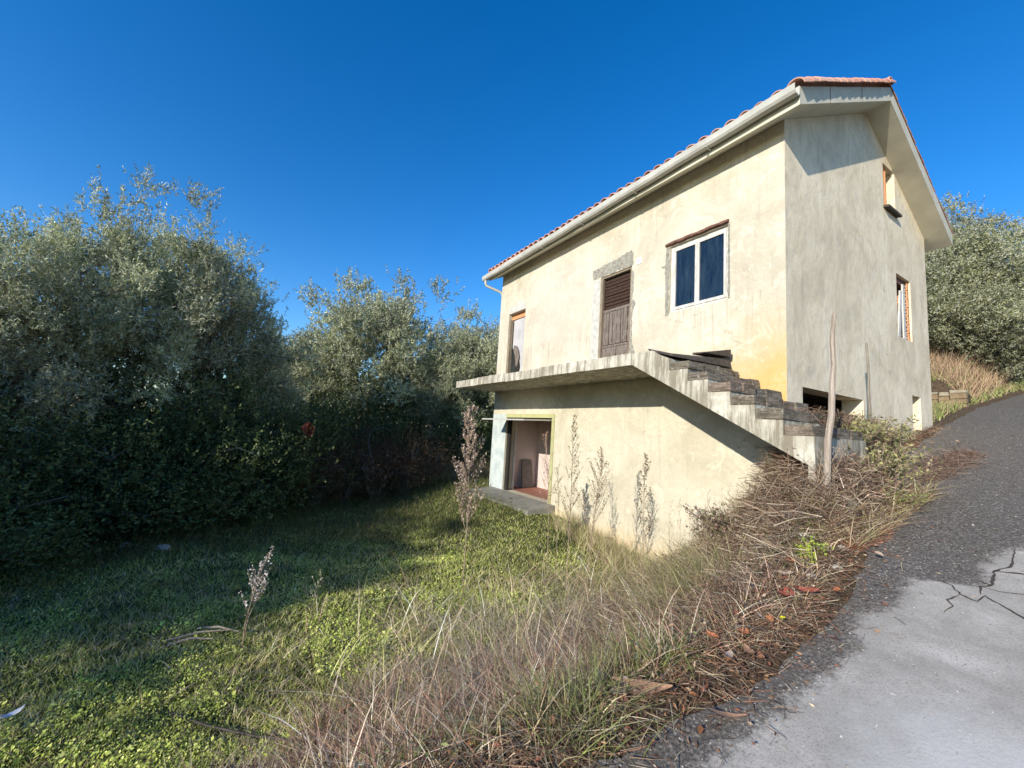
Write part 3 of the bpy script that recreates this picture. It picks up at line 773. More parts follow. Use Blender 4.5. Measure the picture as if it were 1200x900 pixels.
MB().box(x0, x1, .32, .36, z0, z1).build('attic_backing', M['dark'], H)  # dark sheet painted as the attic's inner shade
MB().box(BW[0] - .2, BW[1] + .6, 1.3, 1.34, -1.9, -.03).build('cellar_backing', M['dark'], H)  # dark sheets here and below stand in for shade in the cellar
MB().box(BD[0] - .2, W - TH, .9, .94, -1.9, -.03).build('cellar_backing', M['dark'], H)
MB().box(GW[0] - .6, W - TH, 1.6, 1.64, .16, 3.0).build('room_backing', M['dark'], H)  # dark sheet painted as shade inside the side room
bars = []
for i in range(9):
    x = .62 + i * .12
    MB().box(x, x + .03, .10, .125, -1.2, -.62 - .01 * i).build('cellar_bar', M['frame'], H)
ld = thing('leaning_board', 'dark grey board leaning against the pink wall inside the garage', 'board', (.95, 7.4, -2.75))
MB().hexa([(.80, 7.52, -2.745), (1.25, 7.60, -2.745), (1.25, 7.64, -2.745), (.80, 7.56, -2.745), (.84, 7.66, -1.95), (1.20, 7.69, -1.95), (1.20, 7.72, -1.95), (.84, 7.70, -1.95)]).build('panel', M['board'], ld)
# ================================================================== VEGETATION TOOLS
nr = np.random.RandomState(11)
def unit(a): return a / np.maximum(1e-9, np.linalg.norm(a, axis=-1, keepdims=True))
def leaf_quads(c, d, ln, wd, r):
    """rhombic leaves centred at c along d"""
    rv = unit(r.normal(size=c.shape)); s = unit(np.cross(d, rv)) * (wd / 2)[:, None]; a = d * (ln / 2)[:, None]
    return np.stack([c - a, c + s - a * .1, c + a, c - s - a * .1], 1)
def tints(n, cols, r, var=.18, g=1.0):
    c = np.array(cols)[r.randint(0, len(cols), n)] * g
    return np.clip(c * np.exp(r.normal(0, var, (n, 1))), 0, 1)
def ribbons(p0, p1, w0, r, bend=.0, seg=2):
    """thin two sided strips from p0 to p1, tapering"""
    n_ = len(p0); rv = unit(r.normal(size=p0.shape)); s = unit(np.cross(unit(p1 - p0), rv))
    side = unit(r.normal(size=p0.shape)) * np.linalg.norm(p1 - p0, axis=1, keepdims=True) * bend
    out = []
    P = lambda t: p0 + (p1 - p0) * t + side * (4 * t * (1 - t))
    for i in range(seg):
        a, b_ = i / seg, (i + 1) / seg
        wa, wb = (w0 * (1 - .8 * a))[:, None], (w0 * (1 - .8 * b_))[:, None]
        A, B = P(a), P(b_)
        out.append(np.stack([A - s * wa, A + s * wa, B + s * wb, B - s * wb], 1))
    return np.concatenate(out)
OLIVE = [(.32, .345, .16), (.23, .255, .11), (.43, .44, .25), (.51, .50, .31), (.15, .175, .075)]
def make_tree(seed, H_, cz, rad, nclump, twigs, per, ll=.065, lw=.018, cols=OLIVE, sprigs=10, stems=4, clr=.42, mat='olive', base_r=.09):
    """returns (trunk mesh, crown mesh): crown an ellipsoid rad about (0,0,cz), stems forking up into it"""
    r = np.random.RandomState(seed); rp = random.Random(seed)
    rad = np.array(rad)
    u = unit(r.normal(size=(nclump, 3))) * (r.uniform(.15, 1, (nclump, 1)) ** .45)
    C_ = u * rad * (1 + .22 * r.normal(size=(nclump, 1))); C_[:, 2] += cz
    C_[:, 2] = np.maximum(C_[:, 2], .25)
    dens = np.exp(r.normal(0, .45, nclump)); dens /= dens.mean()
    nt_ = np.maximum(2, (twigs * dens).astype(int))
    idx = np.repeat(np.arange(nclump), nt_)
    T0 = C_[idx] + r.normal(size=(len(idx), 3)) * clr * .5
    outw = unit(C_[idx] - np.array([0, 0, cz - rad[2] * .5]))
    d = unit(outw * .7 + np.array([0, 0, .45]) + r.normal(size=outw.shape) * .55)
    ln = r.uniform(.18, .5, len(idx))
    if sprigs:
        top = np.argsort(-(C_[:, 2] + .4 * np.abs(u[:, 0]) + r.uniform(0, .8, nclump)))[:sprigs]
        k = 5
        T1 = np.repeat(C_[top], k, 0) + r.normal(size=(sprigs * k, 3)) * .15
        d1 = unit(np.array([0, 0, 1.]) + r.normal(size=T1.shape) * .28)
        T0 = np.concatenate([T0, T1]); d = np.concatenate([d, d1]); ln = np.concatenate([ln, r.uniform(.25, .6, len(T1))])
    li = np.repeat(np.arange(len(T0)), per)
    t = r.uniform(.05, 1, len(li))
    ld_ = unit(d[li] * .7 + r.normal(size=(len(li), 3)) * .6)
    L_ = ll * r.uniform(.6, 1.3, len(li))
    c = T0[li] + d[li] * (ln[li] * t)[:, None] + ld_ * (L_ * .5)[:, None]
    Q = leaf_quads(c, ld_, L_, lw * r.uniform(.7, 1.3, len(li)), r)
    tn = tints(len(li), cols, r)
    # clump-wide hue differences
    cl = np.exp(r.normal(0, .28, nclump)); ci = np.concatenate([idx, np.zeros(len(T0) - len(idx), int)])
    tn *= cl[ci[li]][:, None]
    crown = soup('crown', Q, tn); crown.materials.append(M[mat])
    mb = MB()
    ends = []
    for s in range(stems):
        a = 6.283 * (s + rp.random() * .6) / stems; lean = rp.uniform(.15, .6)
        p = Vector((rp.uniform(-.1, .1), rp.uniform(-.1, .1), -.15)); pts = [p.copy()]; K_ = 5
        tgt = Vector((math.cos(a) * rad[0] * lean, math.sin(a) * rad[1] * lean, cz + rad[2] * rp.uniform(.1, .6)))
        for i in range(1, K_ + 1):
            q = p.lerp(tgt, i / K_) + Vector((rp.uniform(-.1, .1), rp.uniform(-.1, .1), 0)); pts.append(q)
        mb.tube(pts, [base_r * (1 - .16 * i) * (1 if s == 0 else .75) for i in range(K_ + 1)], 6)
        ends += pts[2:]
    for i in range(0, nclump, 2):
        c_ = Vector(C_[i]); e = min(ends, key=lambda q: (q - c_).length + (1 if q.z > c_.z else 0))
        mid = e.lerp(c_, .5) + Vector((rp.uniform(-.15, .15), rp.uniform(-.15, .15), rp.uniform(0, .15)))
        mb.tube([e, mid, c_], [.022, .014, .006], 4, False)
    me = mb.mesh('trunk'); me.materials.append(M['bark'])
    return me, crown
def plant_tree(meshes, name, label, cat, group, x, y, s=1.0, rz=0.0, z=None, sz=None):
    o = D.objects.new(name, None); col.objects.link(o)
    o.location = (x, y, gz(x, y) if z is None else z); o.rotation_euler = (0, 0, rz); o.scale = (s, s, sz or s)
    tag(o, label, cat, group)
    for nm_, me_ in (('trunk', meshes[0]), ('crown', meshes[1])):
        c = D.objects.new(nm_, me_); col.objects.link(c); c.parent = o
    return o

TA = make_tree(1, 7, 3.9, (1.75, 1.75, 2.7), 170, 28, 22, ll=.085, lw=.019, sprigs=22, stems=6, clr=.33)
TB = make_tree(2, 7, 4.1, (1.5, 1.5, 2.6), 145, 28, 22, ll=.085, lw=.019, sprigs=20, stems=5, clr=.31)
TC = make_tree(3, 7, 4.2, (2.7, 2.7, 3.0), 260, 34, 18, ll=.11, lw=.028, sprigs=7, stems=6, clr=.44)
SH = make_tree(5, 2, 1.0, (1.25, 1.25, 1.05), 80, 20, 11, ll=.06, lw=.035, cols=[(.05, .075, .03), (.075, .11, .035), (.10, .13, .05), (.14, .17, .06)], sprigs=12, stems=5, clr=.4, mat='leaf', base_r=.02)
SB = make_tree(6, 1.4, .7, (.75, .75, .65), 46, 18, 8, ll=.035, lw=.018, cols=[(.12, .055, .03), (.085, .05, .03), (.16, .10, .05), (.06, .05, .025)], sprigs=22, stems=8, clr=.3, mat='leaf', base_r=.012)

TD = make_tree(4, 4, 2.3, (2.5, 2.5, 2.0), 190, 28, 18, ll=.10, lw=.026, sprigs=22, stems=5, clr=.46, cols=[(.20, .22, .085), (.15, .165, .06), (.27, .27, .12), (.31, .30, .15), (.10, .11, .045)])
G1 = 'olive trees on the left of the lawn'
left = [(TA, -9.75, 6.6, .72, 0.3, 'leftmost olive tree with thin sprigs rising above its crown at the photo edge'),
        (TB, -9.1, 7.8, .90, 1.2, 'tall olive tree second from the left edge with a pale feathery top'),
        (TA, -8.0, 9.0, .95, 2.5, 'tall broad olive tree in the middle of the left hand group'),
        (TB, -6.9, 9.5, .93, 4.1, 'olive tree forming the high right shoulder of the left hand group'),
        (TA, -6.0, 10.2, .62, 5.0, 'lower olive tree at the right end of the left group next to the sky gap'),
        (TC, -11.5, 8.8, .66, 0.9, 'olive tree behind the leftmost ones, filling the gap between their crowns'),
        ]
for ms, x, y, s, rz, lb in left: plant_tree(ms, 'olive_tree', lb, 'tree', G1, x, y, s, rz)
G2 = 'trees between the left group and the house'
for ms, x, y, s, rz, lb in [(TC, -2.2, 14.0, 1.03, 2.2, 'broad light olive tree in the middle distance, tallest between the left group and the house'),
                            (TC, 1.6, 13.0, .84, 3.9, 'rounded darker olive tree right behind the far corner of the house balcony'),
                            (TC, -4.6, 15.0, .72, 5.1, 'smaller olive tree seen low in the sky gap left of the broad light one'),
                            (TB, -.2, 12.2, .72, .4, 'slim olive tree in front of the two broad ones, left of the balcony end'),
                            (TC, 4.5, 16.5, .95, 1.4, 'olive tree mostly hidden behind the far end of the house')]:
    plant_tree(ms, 'olive_tree', lb, 'tree', G2, x, y, s, rz)
G3 = 'olive trees on the slope behind the house'
for ms, x, y, s, rz, lb in [(TD, 11.0, 2.3, .86, .5, 'olive tree on the slope touching the rear corner of the house'),
                            (TD, 13.4, 1.2, .86, 2.7, 'highest olive tree on the slope at the right edge of the photo'),
                            (TD, 12.6, 4.4, .9, 4.4, 'olive tree higher up the slope, behind the one near the house corner'),
                            (TD, 16.0, 1.8, .86, 1.1, 'olive tree furthest up the slope behind the right edge one'),
                            (TD, 13.9, .3, .62, 3.3, 'low bushy olive at the right edge of the photo, just above the roadside grass'),
                            (TD, 11.9, 1.0, .55, 5.3, 'smallest olive bush on the slope, in front of the crown at the right edge'),
                            (TD, 15.5, 5.0, .9, 2.1, 'olive tree at the back of the slope, seen between two nearer crowns')]:
    plant_tree(ms, 'olive_tree', lb, 'tree', G3, x, y, s, rz)
# trees left of the view that shade the lawn
G4 = 'trees standing beside the lawn outside the photo'
for i, (x, y, s) in enumerate([(-15.5, 1.2, .74), (-16.0, 3.1, .74), (-16.3, 5.0, .76), (-15.8, 7.4, .76), (-17.0, 9.8, .82), (-17, 12.5, .85), (-18.5, .6, .78), (-19.0, 3.0, .82), (-19, 7.2, .86), (-18.5, 15.2, .9)]):
    plant_tree(TC, 'olive_tree', 'olive tree left of the photograph, ' + ['nearest the camera', 'second in the front row', 'third in the front row', 'fourth in the front row', 'fifth in the front row', 'first in the back row', 'second in the back row', 'third in the back row', 'fourth in the back row', 'farthest of all'][i] + ', beside the lawn', 'tree', G4, x, y, s, i * 1.3)
G5 = 'dark bushes under the left trees'
bl = ['dark bramble bush lowest at the left edge of the lawn', 'dark bush second from the left under the leftmost olive', 'dark green bush with paler leaves below the tall left olives', 'dark bush in the middle of the left thicket',
      'dark bush right of the middle of the left thicket', 'dark bush under the right shoulder of the left thicket', 'dark bush at the right end of the left thicket above the brown shrubs', 'dark rounded bush at the foot of the broad light olive', 'dark bush beside the far end wall of the house']
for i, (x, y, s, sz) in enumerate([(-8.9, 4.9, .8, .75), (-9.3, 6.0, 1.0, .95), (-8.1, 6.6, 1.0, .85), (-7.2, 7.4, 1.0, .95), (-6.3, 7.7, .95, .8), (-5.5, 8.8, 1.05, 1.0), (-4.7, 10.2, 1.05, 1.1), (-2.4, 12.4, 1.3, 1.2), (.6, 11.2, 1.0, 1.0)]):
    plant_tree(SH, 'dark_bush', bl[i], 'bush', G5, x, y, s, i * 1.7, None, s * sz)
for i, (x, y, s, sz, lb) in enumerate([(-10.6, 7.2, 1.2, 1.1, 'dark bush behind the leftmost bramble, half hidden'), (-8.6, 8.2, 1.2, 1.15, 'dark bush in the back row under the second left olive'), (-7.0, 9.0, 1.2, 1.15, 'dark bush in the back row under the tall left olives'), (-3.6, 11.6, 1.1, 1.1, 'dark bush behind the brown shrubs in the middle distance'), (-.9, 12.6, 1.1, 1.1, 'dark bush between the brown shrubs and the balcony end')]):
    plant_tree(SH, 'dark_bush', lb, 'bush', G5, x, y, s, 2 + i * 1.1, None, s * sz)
G6 = 'reddish brown dry shrubs beyond the lawn'
rl = ['leftmost reddish brown shrub, at the foot of the left thicket', 'second reddish brown shrub from the left thicket', 'middle one of the reddish brown shrubs beyond the lawn', 'reddish brown shrub right of the middle one', 'reddish brown shrub nearest the garage corner', 'low brown shrub behind the middle reddish ones']
for i, (x, y, s) in enumerate([(-4.6, 8.6, 1.0), (-3.8, 8.9, 1.15), (-3.0, 9.0, 1.1), (-2.2, 9.2, 1.2), (-1.4, 9.6, 1.0), (-2.7, 10.1, 1.3)]):
    plant_tree(SB, 'brown_shrub', rl[i], 'shrub', G6, x, y, s, i * 1.9)

# ================================================================== GRASS
def scatter(n_, fx, fy, ok):
    out = []
    while len(out) < n_:
        x, y = fx(), fy()
        if ok(x, y): out.append((x, y, gz(x, y)))
    return np.array(out)
CX, CY = -6.05, -2.84
def view_ok(x, y, pad=.06):
    dx, dy = x - CX, y - CY
    f_ = dx * .518 + dy * .855; s_ = dx * .855 - dy * .518
    return f_ > .3 and abs(s_) < f_ * 1.35 + .6
def outside_house(x, y): return not (x > -.02 and -.02 < y < 8.3 and x < 6.1) and not (x > -.75 and 5.0 < y < 7.8 and x < .1)
def dist(x, y): return math.hypot(x - CX, y - CY)
def crest(x): return edge(x) + interp(x, [(-8, .9), (-5, 1.5), (-4, 1.8), (-2.5, 2.6), (0, 3.2)])
def ok_lawn(x, y):
    if not (view_ok(x, y) and outside_house(x, y)) or x > 1.5: return False
    c_ = crest(x) + .5 * mn.noise((x * .9, y * .9, 2))
    if y < c_ and rng.random() > max(0, 1 - (c_ - y) / .8) * .6: return False
    return rng.random() < min(1, (4.5 / dist(x, y)) ** 1.6)
def blades(P, h0, h1, w0, lean, r, seg=2, flop=.0):
    n_ = len(P); h = r.uniform(h0, h1, n_)
    d = unit(np.stack([r.normal(0, lean, n_), r.normal(0, lean, n_), np.ones(n_)], 1))
    az = r.uniform(0, 6.283, n_) if flop > .5 else 1.9 + r.normal(0, .8, n_); s = np.stack([np.cos(az), np.sin(az), np.zeros(n_)], 1) * (w0 * r.uniform(.6, 1.3, n_))[:, None]
    hz = np.stack([d[:, 0], d[:, 1], np.zeros(n_)], 1)
    def at(t): 
        p = P + d * (h * t)[:, None] + hz * (h * flop * t * t)[:, None]
        p[:, 2] -= h * flop * .45 * t * t
        return p
    out = []
    for i in range(seg):
        a, b_ = i / seg, (i + 1) / seg
        A, B = at(a), at(b_); wa, wb = 1 - .75 * a, (1 - .75 * b_) if i < seg - 1 else .08
        out.append(np.stack([A - s * wa, A + s * wa, B + s * wb, B - s * wb], 1))
    return out
def blade_soup(name, P, cols, h0, h1, w0, lean, seg, flop, mat, seed, var=.2, kind='stuff', patch=None, parent=None):
    r = np.random.RandomState(seed); Q = blades(P, h0, h1, w0, lean, r, seg, flop)
    tn = tints(len(P), cols, r, var)
    if patch is not None: tn = tn * patch[:, None]
    o = soup(name, np.concatenate(Q), np.concatenate([tn] * seg), M[mat], parent)
    if kind: o['kind'] = kind
    return o
def patchy(P, s, amt, off=0): return np.array([math.exp(amt * mn.noise((p[0] * s, p[1] * s, off))) for p in P])
GREEN = [(.40, .46, .09), (.52, .57, .14), (.28, .36, .07), (.64, .64, .22), (.66, .58, .30), (.66, .58, .38)]
P = scatter(150000, lambda: rng.uniform(-11.5, 1.5), lambda: -1.5 + 15 * rng.random() ** 1.5, ok_lawn)
tag(blade_soup('lawn_grass', P, GREEN, .03, .10, .0036, .6, 2, .35, 'grass', 21, .22, 'stuff', patchy(P, 1.1, .55)), kind='stuff')
# clover and other low round leaves
P = scatter(52000, lambda: rng.uniform(-9, -1.5), lambda: -1 + 7 * rng.random() ** 1.7, lambda x, y: ok_lawn(x, y) and x < -2.0 - rng.random() and mn.noise((x * 1.5, y * 1.5, 8)) + .5 * mn.noise((x * 6, y * 6, 8)) + rng.uniform(-.12, .12) > .0)
r_ = np.random.RandomState(31); n1 = len(P); c = P.copy(); c[:, 2] += r_.uniform(.02, .085, n1)
up_n = unit(np.array([-.55, -.2, .8]) + r_.normal(0, .33, (n1, 3))); dd = unit(np.cross(up_n, r_.normal(size=(n1, 3)))); sd = unit(np.cross(dd, up_n))
sz_ = (r_.uniform(.004, .0095, n1) * np.where(r_.rand(n1) < .06, 2.2, 1) * patchy(P, .8, .5, 11))[:, None]
Q = np.stack([c - dd * sz_, c + sd * sz_ * .8, c + dd * sz_, c - sd * sz_ * .8], 1)
o = soup('clover_cover', Q, tints(n1, [(.42, .50, .09), (.54, .60, .13), (.28, .35, .07), (.66, .68, .22)], r_) * patchy(P, 1.6, .5, 3)[:, None], M['leaf']); o['kind'] = 'stuff'
P = scatter(5000, lambda: rng.uniform(-9, -1.5), lambda: -1 + 7 * rng.random() ** 1.5, lambda x, y: ok_lawn(x, y) and mn.noise((x * 1.7, y * 1.7, 14)) > .05)
blade_soup('lawn_thatch', P, [(.55, .44, .28), (.40, .30, .18), (.66, .56, .40), (.25, .17, .10)], .06, .22, .0035, 1.1, 3, .6, 'dry', 58, .3, 'stuff')
# dry bank: straw, twigs, leaf litter
def ok_bank(x, y):
    if not (view_ok(x, y) and outside_house(x, y)): return False
    e = edge(x)
    if y < e - .02 + .12 * mn.noise((x * 3, y * 3, 1)) and rng.random() > .5 * math.exp(-(e - y) / .13): return False
    if x > .1: return y < .0 and rng.random() < .5
    c_ = crest(x) + .5 * mn.noise((x * .9, y * .9, 2))
    if y > c_ + .3: return False
    return rng.random() < min(1, (3.5 / dist(x, y)) ** 1.2)
STRAW = [(.50, .39, .24), (.64, .53, .34), (.34, .24, .15), (.20, .12, .08), (.44, .32, .19), (.58, .50, .37), (.28, .16, .11)]
P = scatter(34000, lambda: rng.uniform(-8, 6), lambda: rng.uniform(-1.7, 2.2), lambda x, y: ok_bank(x, y) and mn.noise((x * 1.8, y * 1.8, 5)) > -.35 and y > edge(x) + .12)
blade_soup('dry_grass', P, STRAW, .08, .32, .0034, .95, 3, .6, 'dry', 41, .35, 'stuff', patchy(P, 1.5, .5, 7))
P = scatter(26000, lambda: rng.uniform(-8, 2), lambda: rng.uniform(-1.5, 2.6), lambda x, y: ok_bank(x, y) and y > edge(x) + .25 and mn.noise((x * 1.3, y * 1.3, 9)) > -.05)
blade_soup('bank_grass', P, [(.26, .31, .08), (.38, .40, .14), (.45, .42, .2), (.2, .22, .07)], .08, .26, .0028, .6, 2, .4, 'grass', 42, .2, 'stuff')
def sticks(n_, l0, l1, w0, cols, seed, ok, zr, xr=(-8, 6), yr=(-1.8, 2.2)):
    r = np.random.RandomState(seed)
    P = scatter(n_, lambda: rng.uniform(*xr), lambda: rng.uniform(*yr), ok)
    P[:, 2] += .014 + r.uniform(.0, zr, n_) * np.array([1 if q_[1] > edge(q_[0]) else .12 for q_ in P])
    d = unit(np.stack([r.normal(size=n_), r.normal(size=n_), r.normal(0, .45, n_)], 1)); l = r.uniform(l0, l1, n_)[:, None]
    Q = ribbons(P - d * l / 2, P + d * l / 2, np.full(n_, w0), r, .12, 2)
    return Q, np.concatenate([tints(n_, cols, r)] * 2)
Q, t_ = sticks(26000, .05, .24, .0022, [(.21, .12, .08), (.12, .07, .05), (.34, .23, .15), (.50, .40, .27), (.08, .05, .035), (.28, .14, .09)], 43, ok_bank, .07)
soup('twig_litter', Q, t_, M['dry'])['kind'] = 'stuff'
r_ = np.random.RandomState(44)
P = scatter(9000, lambda: rng.uniform(-7, 5), lambda: rng.uniform(-1.8, 1.2), lambda x, y: ok_bank(x, y))
P[:, 2] += .016 + r_.uniform(0, .03, len(P))
dd = unit(np.stack([r_.normal(size=len(P)), r_.normal(size=len(P)), r_.normal(0, .3, len(P))], 1))
soup('leaf_litter', leaf_quads(P, dd, r_.uniform(.015, .05, len(P)), r_.uniform(.008, .02, len(P)), r_), tints(len(P), [(.20, .11, .06), (.34, .20, .12), (.12, .07, .045), (.42, .32, .22), (.28, .12, .07)], r_), M['dry'])['kind'] = 'stuff'
P = scatter(420, lambda: rng.uniform(-5.5, 1.5), lambda: rng.uniform(-1.7, .2), lambda x, y: y > edge(x) - .25 and (y > edge(x) + .02 or rng.random() < .12) and y < edge(x) + .9 and view_ok(x, y))
r_ = np.random.RandomState(63); P[:, 2] += .03 + r_.uniform(0, .05, len(P))
dd = unit(np.stack([r_.normal(size=len(P)), r_.normal(size=len(P)), r_.normal(0, .25, len(P))], 1)); sd = unit(np.cross(dd, unit(np.array([-.3, -.2, 1]) + r_.normal(0, .35, (len(P), 3)))))
ln_ = r_.uniform(.012, .036, len(P))[:, None]; wd_ = ln_ * r_.uniform(.3, .7, (len(P), 1)); fold = np.array([0, 0, 1.]) * wd_ * .35
c = P
Q = np.concatenate([np.stack([c - dd * ln_, c - dd * ln_ * .3 + sd * wd_ + fold, c + dd * ln_ * .4 + sd * wd_ * .8 + fold, c + dd * ln_], 1), np.stack([c + dd * ln_, c + dd * ln_ * .4 - sd * wd_ * .8 + fold, c - dd * ln_ * .3 - sd * wd_ + fold, c - dd * ln_], 1)])
t_ = tints(len(P), [(.32, .16, .10), (.38, .23, .15), (.27, .10, .065), (.42, .32, .23), (.20, .12, .08), (.42, .18, .08)], r_, .25)
soup('fallen_leaf_litter', Q, np.concatenate([t_, t_]), M['dry'])['kind'] = 'stuff'
# tangled grey-brown brush on the bank beside the stair foot
def ok_br(x, y): return outside_house(x, y) and edge(x) + .35 < y < edge(x) + 2.6 and x < .0 and rng.random() < .25 + .9 * sst((x + 3.4) / 2)
Q, t_ = sticks(11000, .12, .5, .0036, [(.22, .14, .095), (.33, .24, .17), (.13, .08, .055), (.46, .38, .28)], 45, ok_br, .30, (-3.4, 0), (-1.2, 2.2))
soup('tangled_brush', Q, t_, M['dry'])['kind'] = 'stuff'
# green strip and straw above the wall on the right
P = scatter(9000, lambda: rng.uniform(6.2, 16), lambda: rng.uniform(-.4, 3.5), lambda x, y: y > edge(x) + .15)
blade_soup('verge_grass', P, [(.30, .38, .09), (.40, .45, .14), (.50, .42, .24), (.40, .30, .18)], .1, .35, .008, .4, 2, .4, 'grass', 46, .2, 'stuff')
P = scatter(8000, lambda: rng.uniform(9.4, 16), lambda: rng.uniform(.2, 4.5), lambda x, y: True)
blade_soup('tall_straw', P, [(.42, .30, .19), (.50, .38, .24), (.30, .18, .12)], .3, .8, .008, .35, 2, .3, 'dry', 47, .2, 'stuff')
P = scatter(4000, lambda: rng.uniform(-1.6, 1.5), lambda: rng.uniform(9.6, 12), lambda x, y: True)
blade_soup('far_straw', P, [(.42, .34, .19), (.50, .42, .24), (.30, .22, .12)], .3, .9, .008, .35, 2, .3, 'dry', 48, .2, 'stuff')
P = scatter(26000, lambda: rng.uniform(-11, .5), lambda: rng.uniform(5, 13), lambda x, y: outside_house(x, y) and view_ok(x, y))
blade_soup('rough_grass', P, [(.08, .11, .03), (.12, .14, .04), (.2, .17, .08)], .1, .4, .006, .45, 2, .4, 'grass', 49, .25, 'stuff')

def ok_bl(x, y):
    k = y - edge(x)
    if not outside_house(x, y) or not (.8 < k < 4.2): return False
    f_ = min(1, (k - .8) / .8) * min(1, (4.2 - k) / 1.6) * min(1, (x + 5.6) / 1.6)
    return rng.random() < f_ * (.55 + .9 * mn.noise((x * 1.6, y * 1.6, 3)))
for nb, h0, h1, ln_, fl, sd in ((4200, .15, .45, .95, .8, 50), (1500, .40, .80, .45, .6, 54)):
    P = scatter(nb, lambda: rng.uniform(-5.5, -.4), lambda: rng.uniform(-.6, 3.6), ok_bl)
    blade_soup('bleached_grass', P, [(.62, .52, .36), (.50, .41, .27), (.74, .65, .49), (.40, .38, .17), (.54, .39, .27), (.46, .46, .19), (.30, .20, .13)], h0, h1, .0042, ln_, 4, fl, 'dry', sd, .38, 'stuff')
P = scatter(5000, lambda: rng.uniform(-1.6, -.03), lambda: rng.uniform(.2, 4.2), lambda x, y: outside_house(x, y) and x > -.5 - .35 * abs(mn.noise((y * 2, 0, 0))) * 3)
blade_soup('wall_foot_weeds', P, [(.44, .38, .20), (.36, .38, .14), (.55, .48, .32), (.28, .2, .12)], .15, .5, .004, .3, 3, .35, 'dry', 55, .3, 'stuff')
P = scatter(2600, lambda: rng.uniform(-1.5, .6), lambda: rng.uniform(-1.25, -.72), lambda x, y: y < -.86 or x > 0)
blade_soup('stair_foot_weeds', P, [(.44, .34, .22), (.36, .34, .14), (.55, .46, .32), (.28, .18, .11), (.2, .12, .08)], .12, .5, .004, .6, 3, .5, 'dry', 56, .3, 'stuff')
def ok_red(x, y): return outside_house(x, y) and edge(x) + .25 < y < edge(x) + 2.2 and mn.noise((x * 1.9, y * 1.9, 21)) > -.18
P = scatter(8500, lambda: rng.uniform(-5.6, -2.2), lambda: rng.uniform(-1.3, 1.2), ok_red)
blade_soup('reddish_dead_weeds', P, [(.36, .21, .15), (.46, .30, .22), (.22, .12, .085), (.56, .43, .32), (.66, .55, .42), (.16, .09, .065)], .12, .52, .0034, .7, 3, .55, 'dry', 62, .35, 'stuff')
# ---- grass tussocks one can tell apart
def tussock(x, y, n_, h, cols, label, seed, spread=.12, lean=.5):
    r = np.random.RandomState(seed)
    P = np.stack([x + r.normal(0, spread, n_), y + r.normal(0, spread, n_), np.zeros(n_)], 1)
    P[:, 2] = [gz(a, b_) - .02 for a, b_ in P[:, :2]]
    o = blade_soup('grass_tussock', P, cols, h * .5, h, .003, lean, 4, .75, 'grass', seed, .2, None)
    return tag(o, label, 'grass clump', 'grass tussocks on the bank')
TG = [(.30, .30, .12), (.40, .36, .18), (.22, .24, .08), (.50, .42, .25)]
tussock(-2.45, -.38, 1300, 1.15, TG, 'largest olive green tussock of arching grass, against the dark bank below the yellow wall', 61, .20, .55)
tussock(-2.9, -.75, 300, .5, TG, 'arching grass tussock on the road side of the largest one', 62, .14, .7)
tussock(-3.9, -1.0, 350, .5, [(.22, .28, .07), (.36, .36, .16), (.16, .2, .05)], 'green grass tussock near the large fallen leaves', 63, .12, .4)
tussock(-4.55, -1.15, 380, .5, [(.26, .29, .09), (.40, .36, .2), (.16, .18, .06)], 'green tussock nearest the road edge at the bottom of the photo', 64, .13, .35)
tussock(-4.75, -.55, 260, .45, TG, 'straw green tussock at the bottom of the photo, left of the road edge', 65, .15, .5)
tussock(-3.2, .3, 520, .8, [(.52, .46, .34), (.42, .36, .25), (.6, .54, .42)], 'pale bleached tussock in the middle of the bank in front of the wall', 66, .28, .6)
tussock(-3.7, .9, 520, .75, [(.48, .44, .32), (.36, .34, .2), (.6, .54, .42)], 'pale bleached tussock lower on the bank towards the lawn', 67, .3, .6)
tussock(-2.6, 1.0, 480, .8, [(.5, .45, .33), (.40, .34, .22), (.6, .54, .42)], 'pale bleached tussock close to the yellow ground floor wall', 68, .3, .55)
tussock(-4.2, .2, 420, .6, [(.46, .40, .30), (.30, .32, .16), (.58, .50, .40)], 'straw coloured tussock in the middle of the foreground bank', 69, .28, .6)

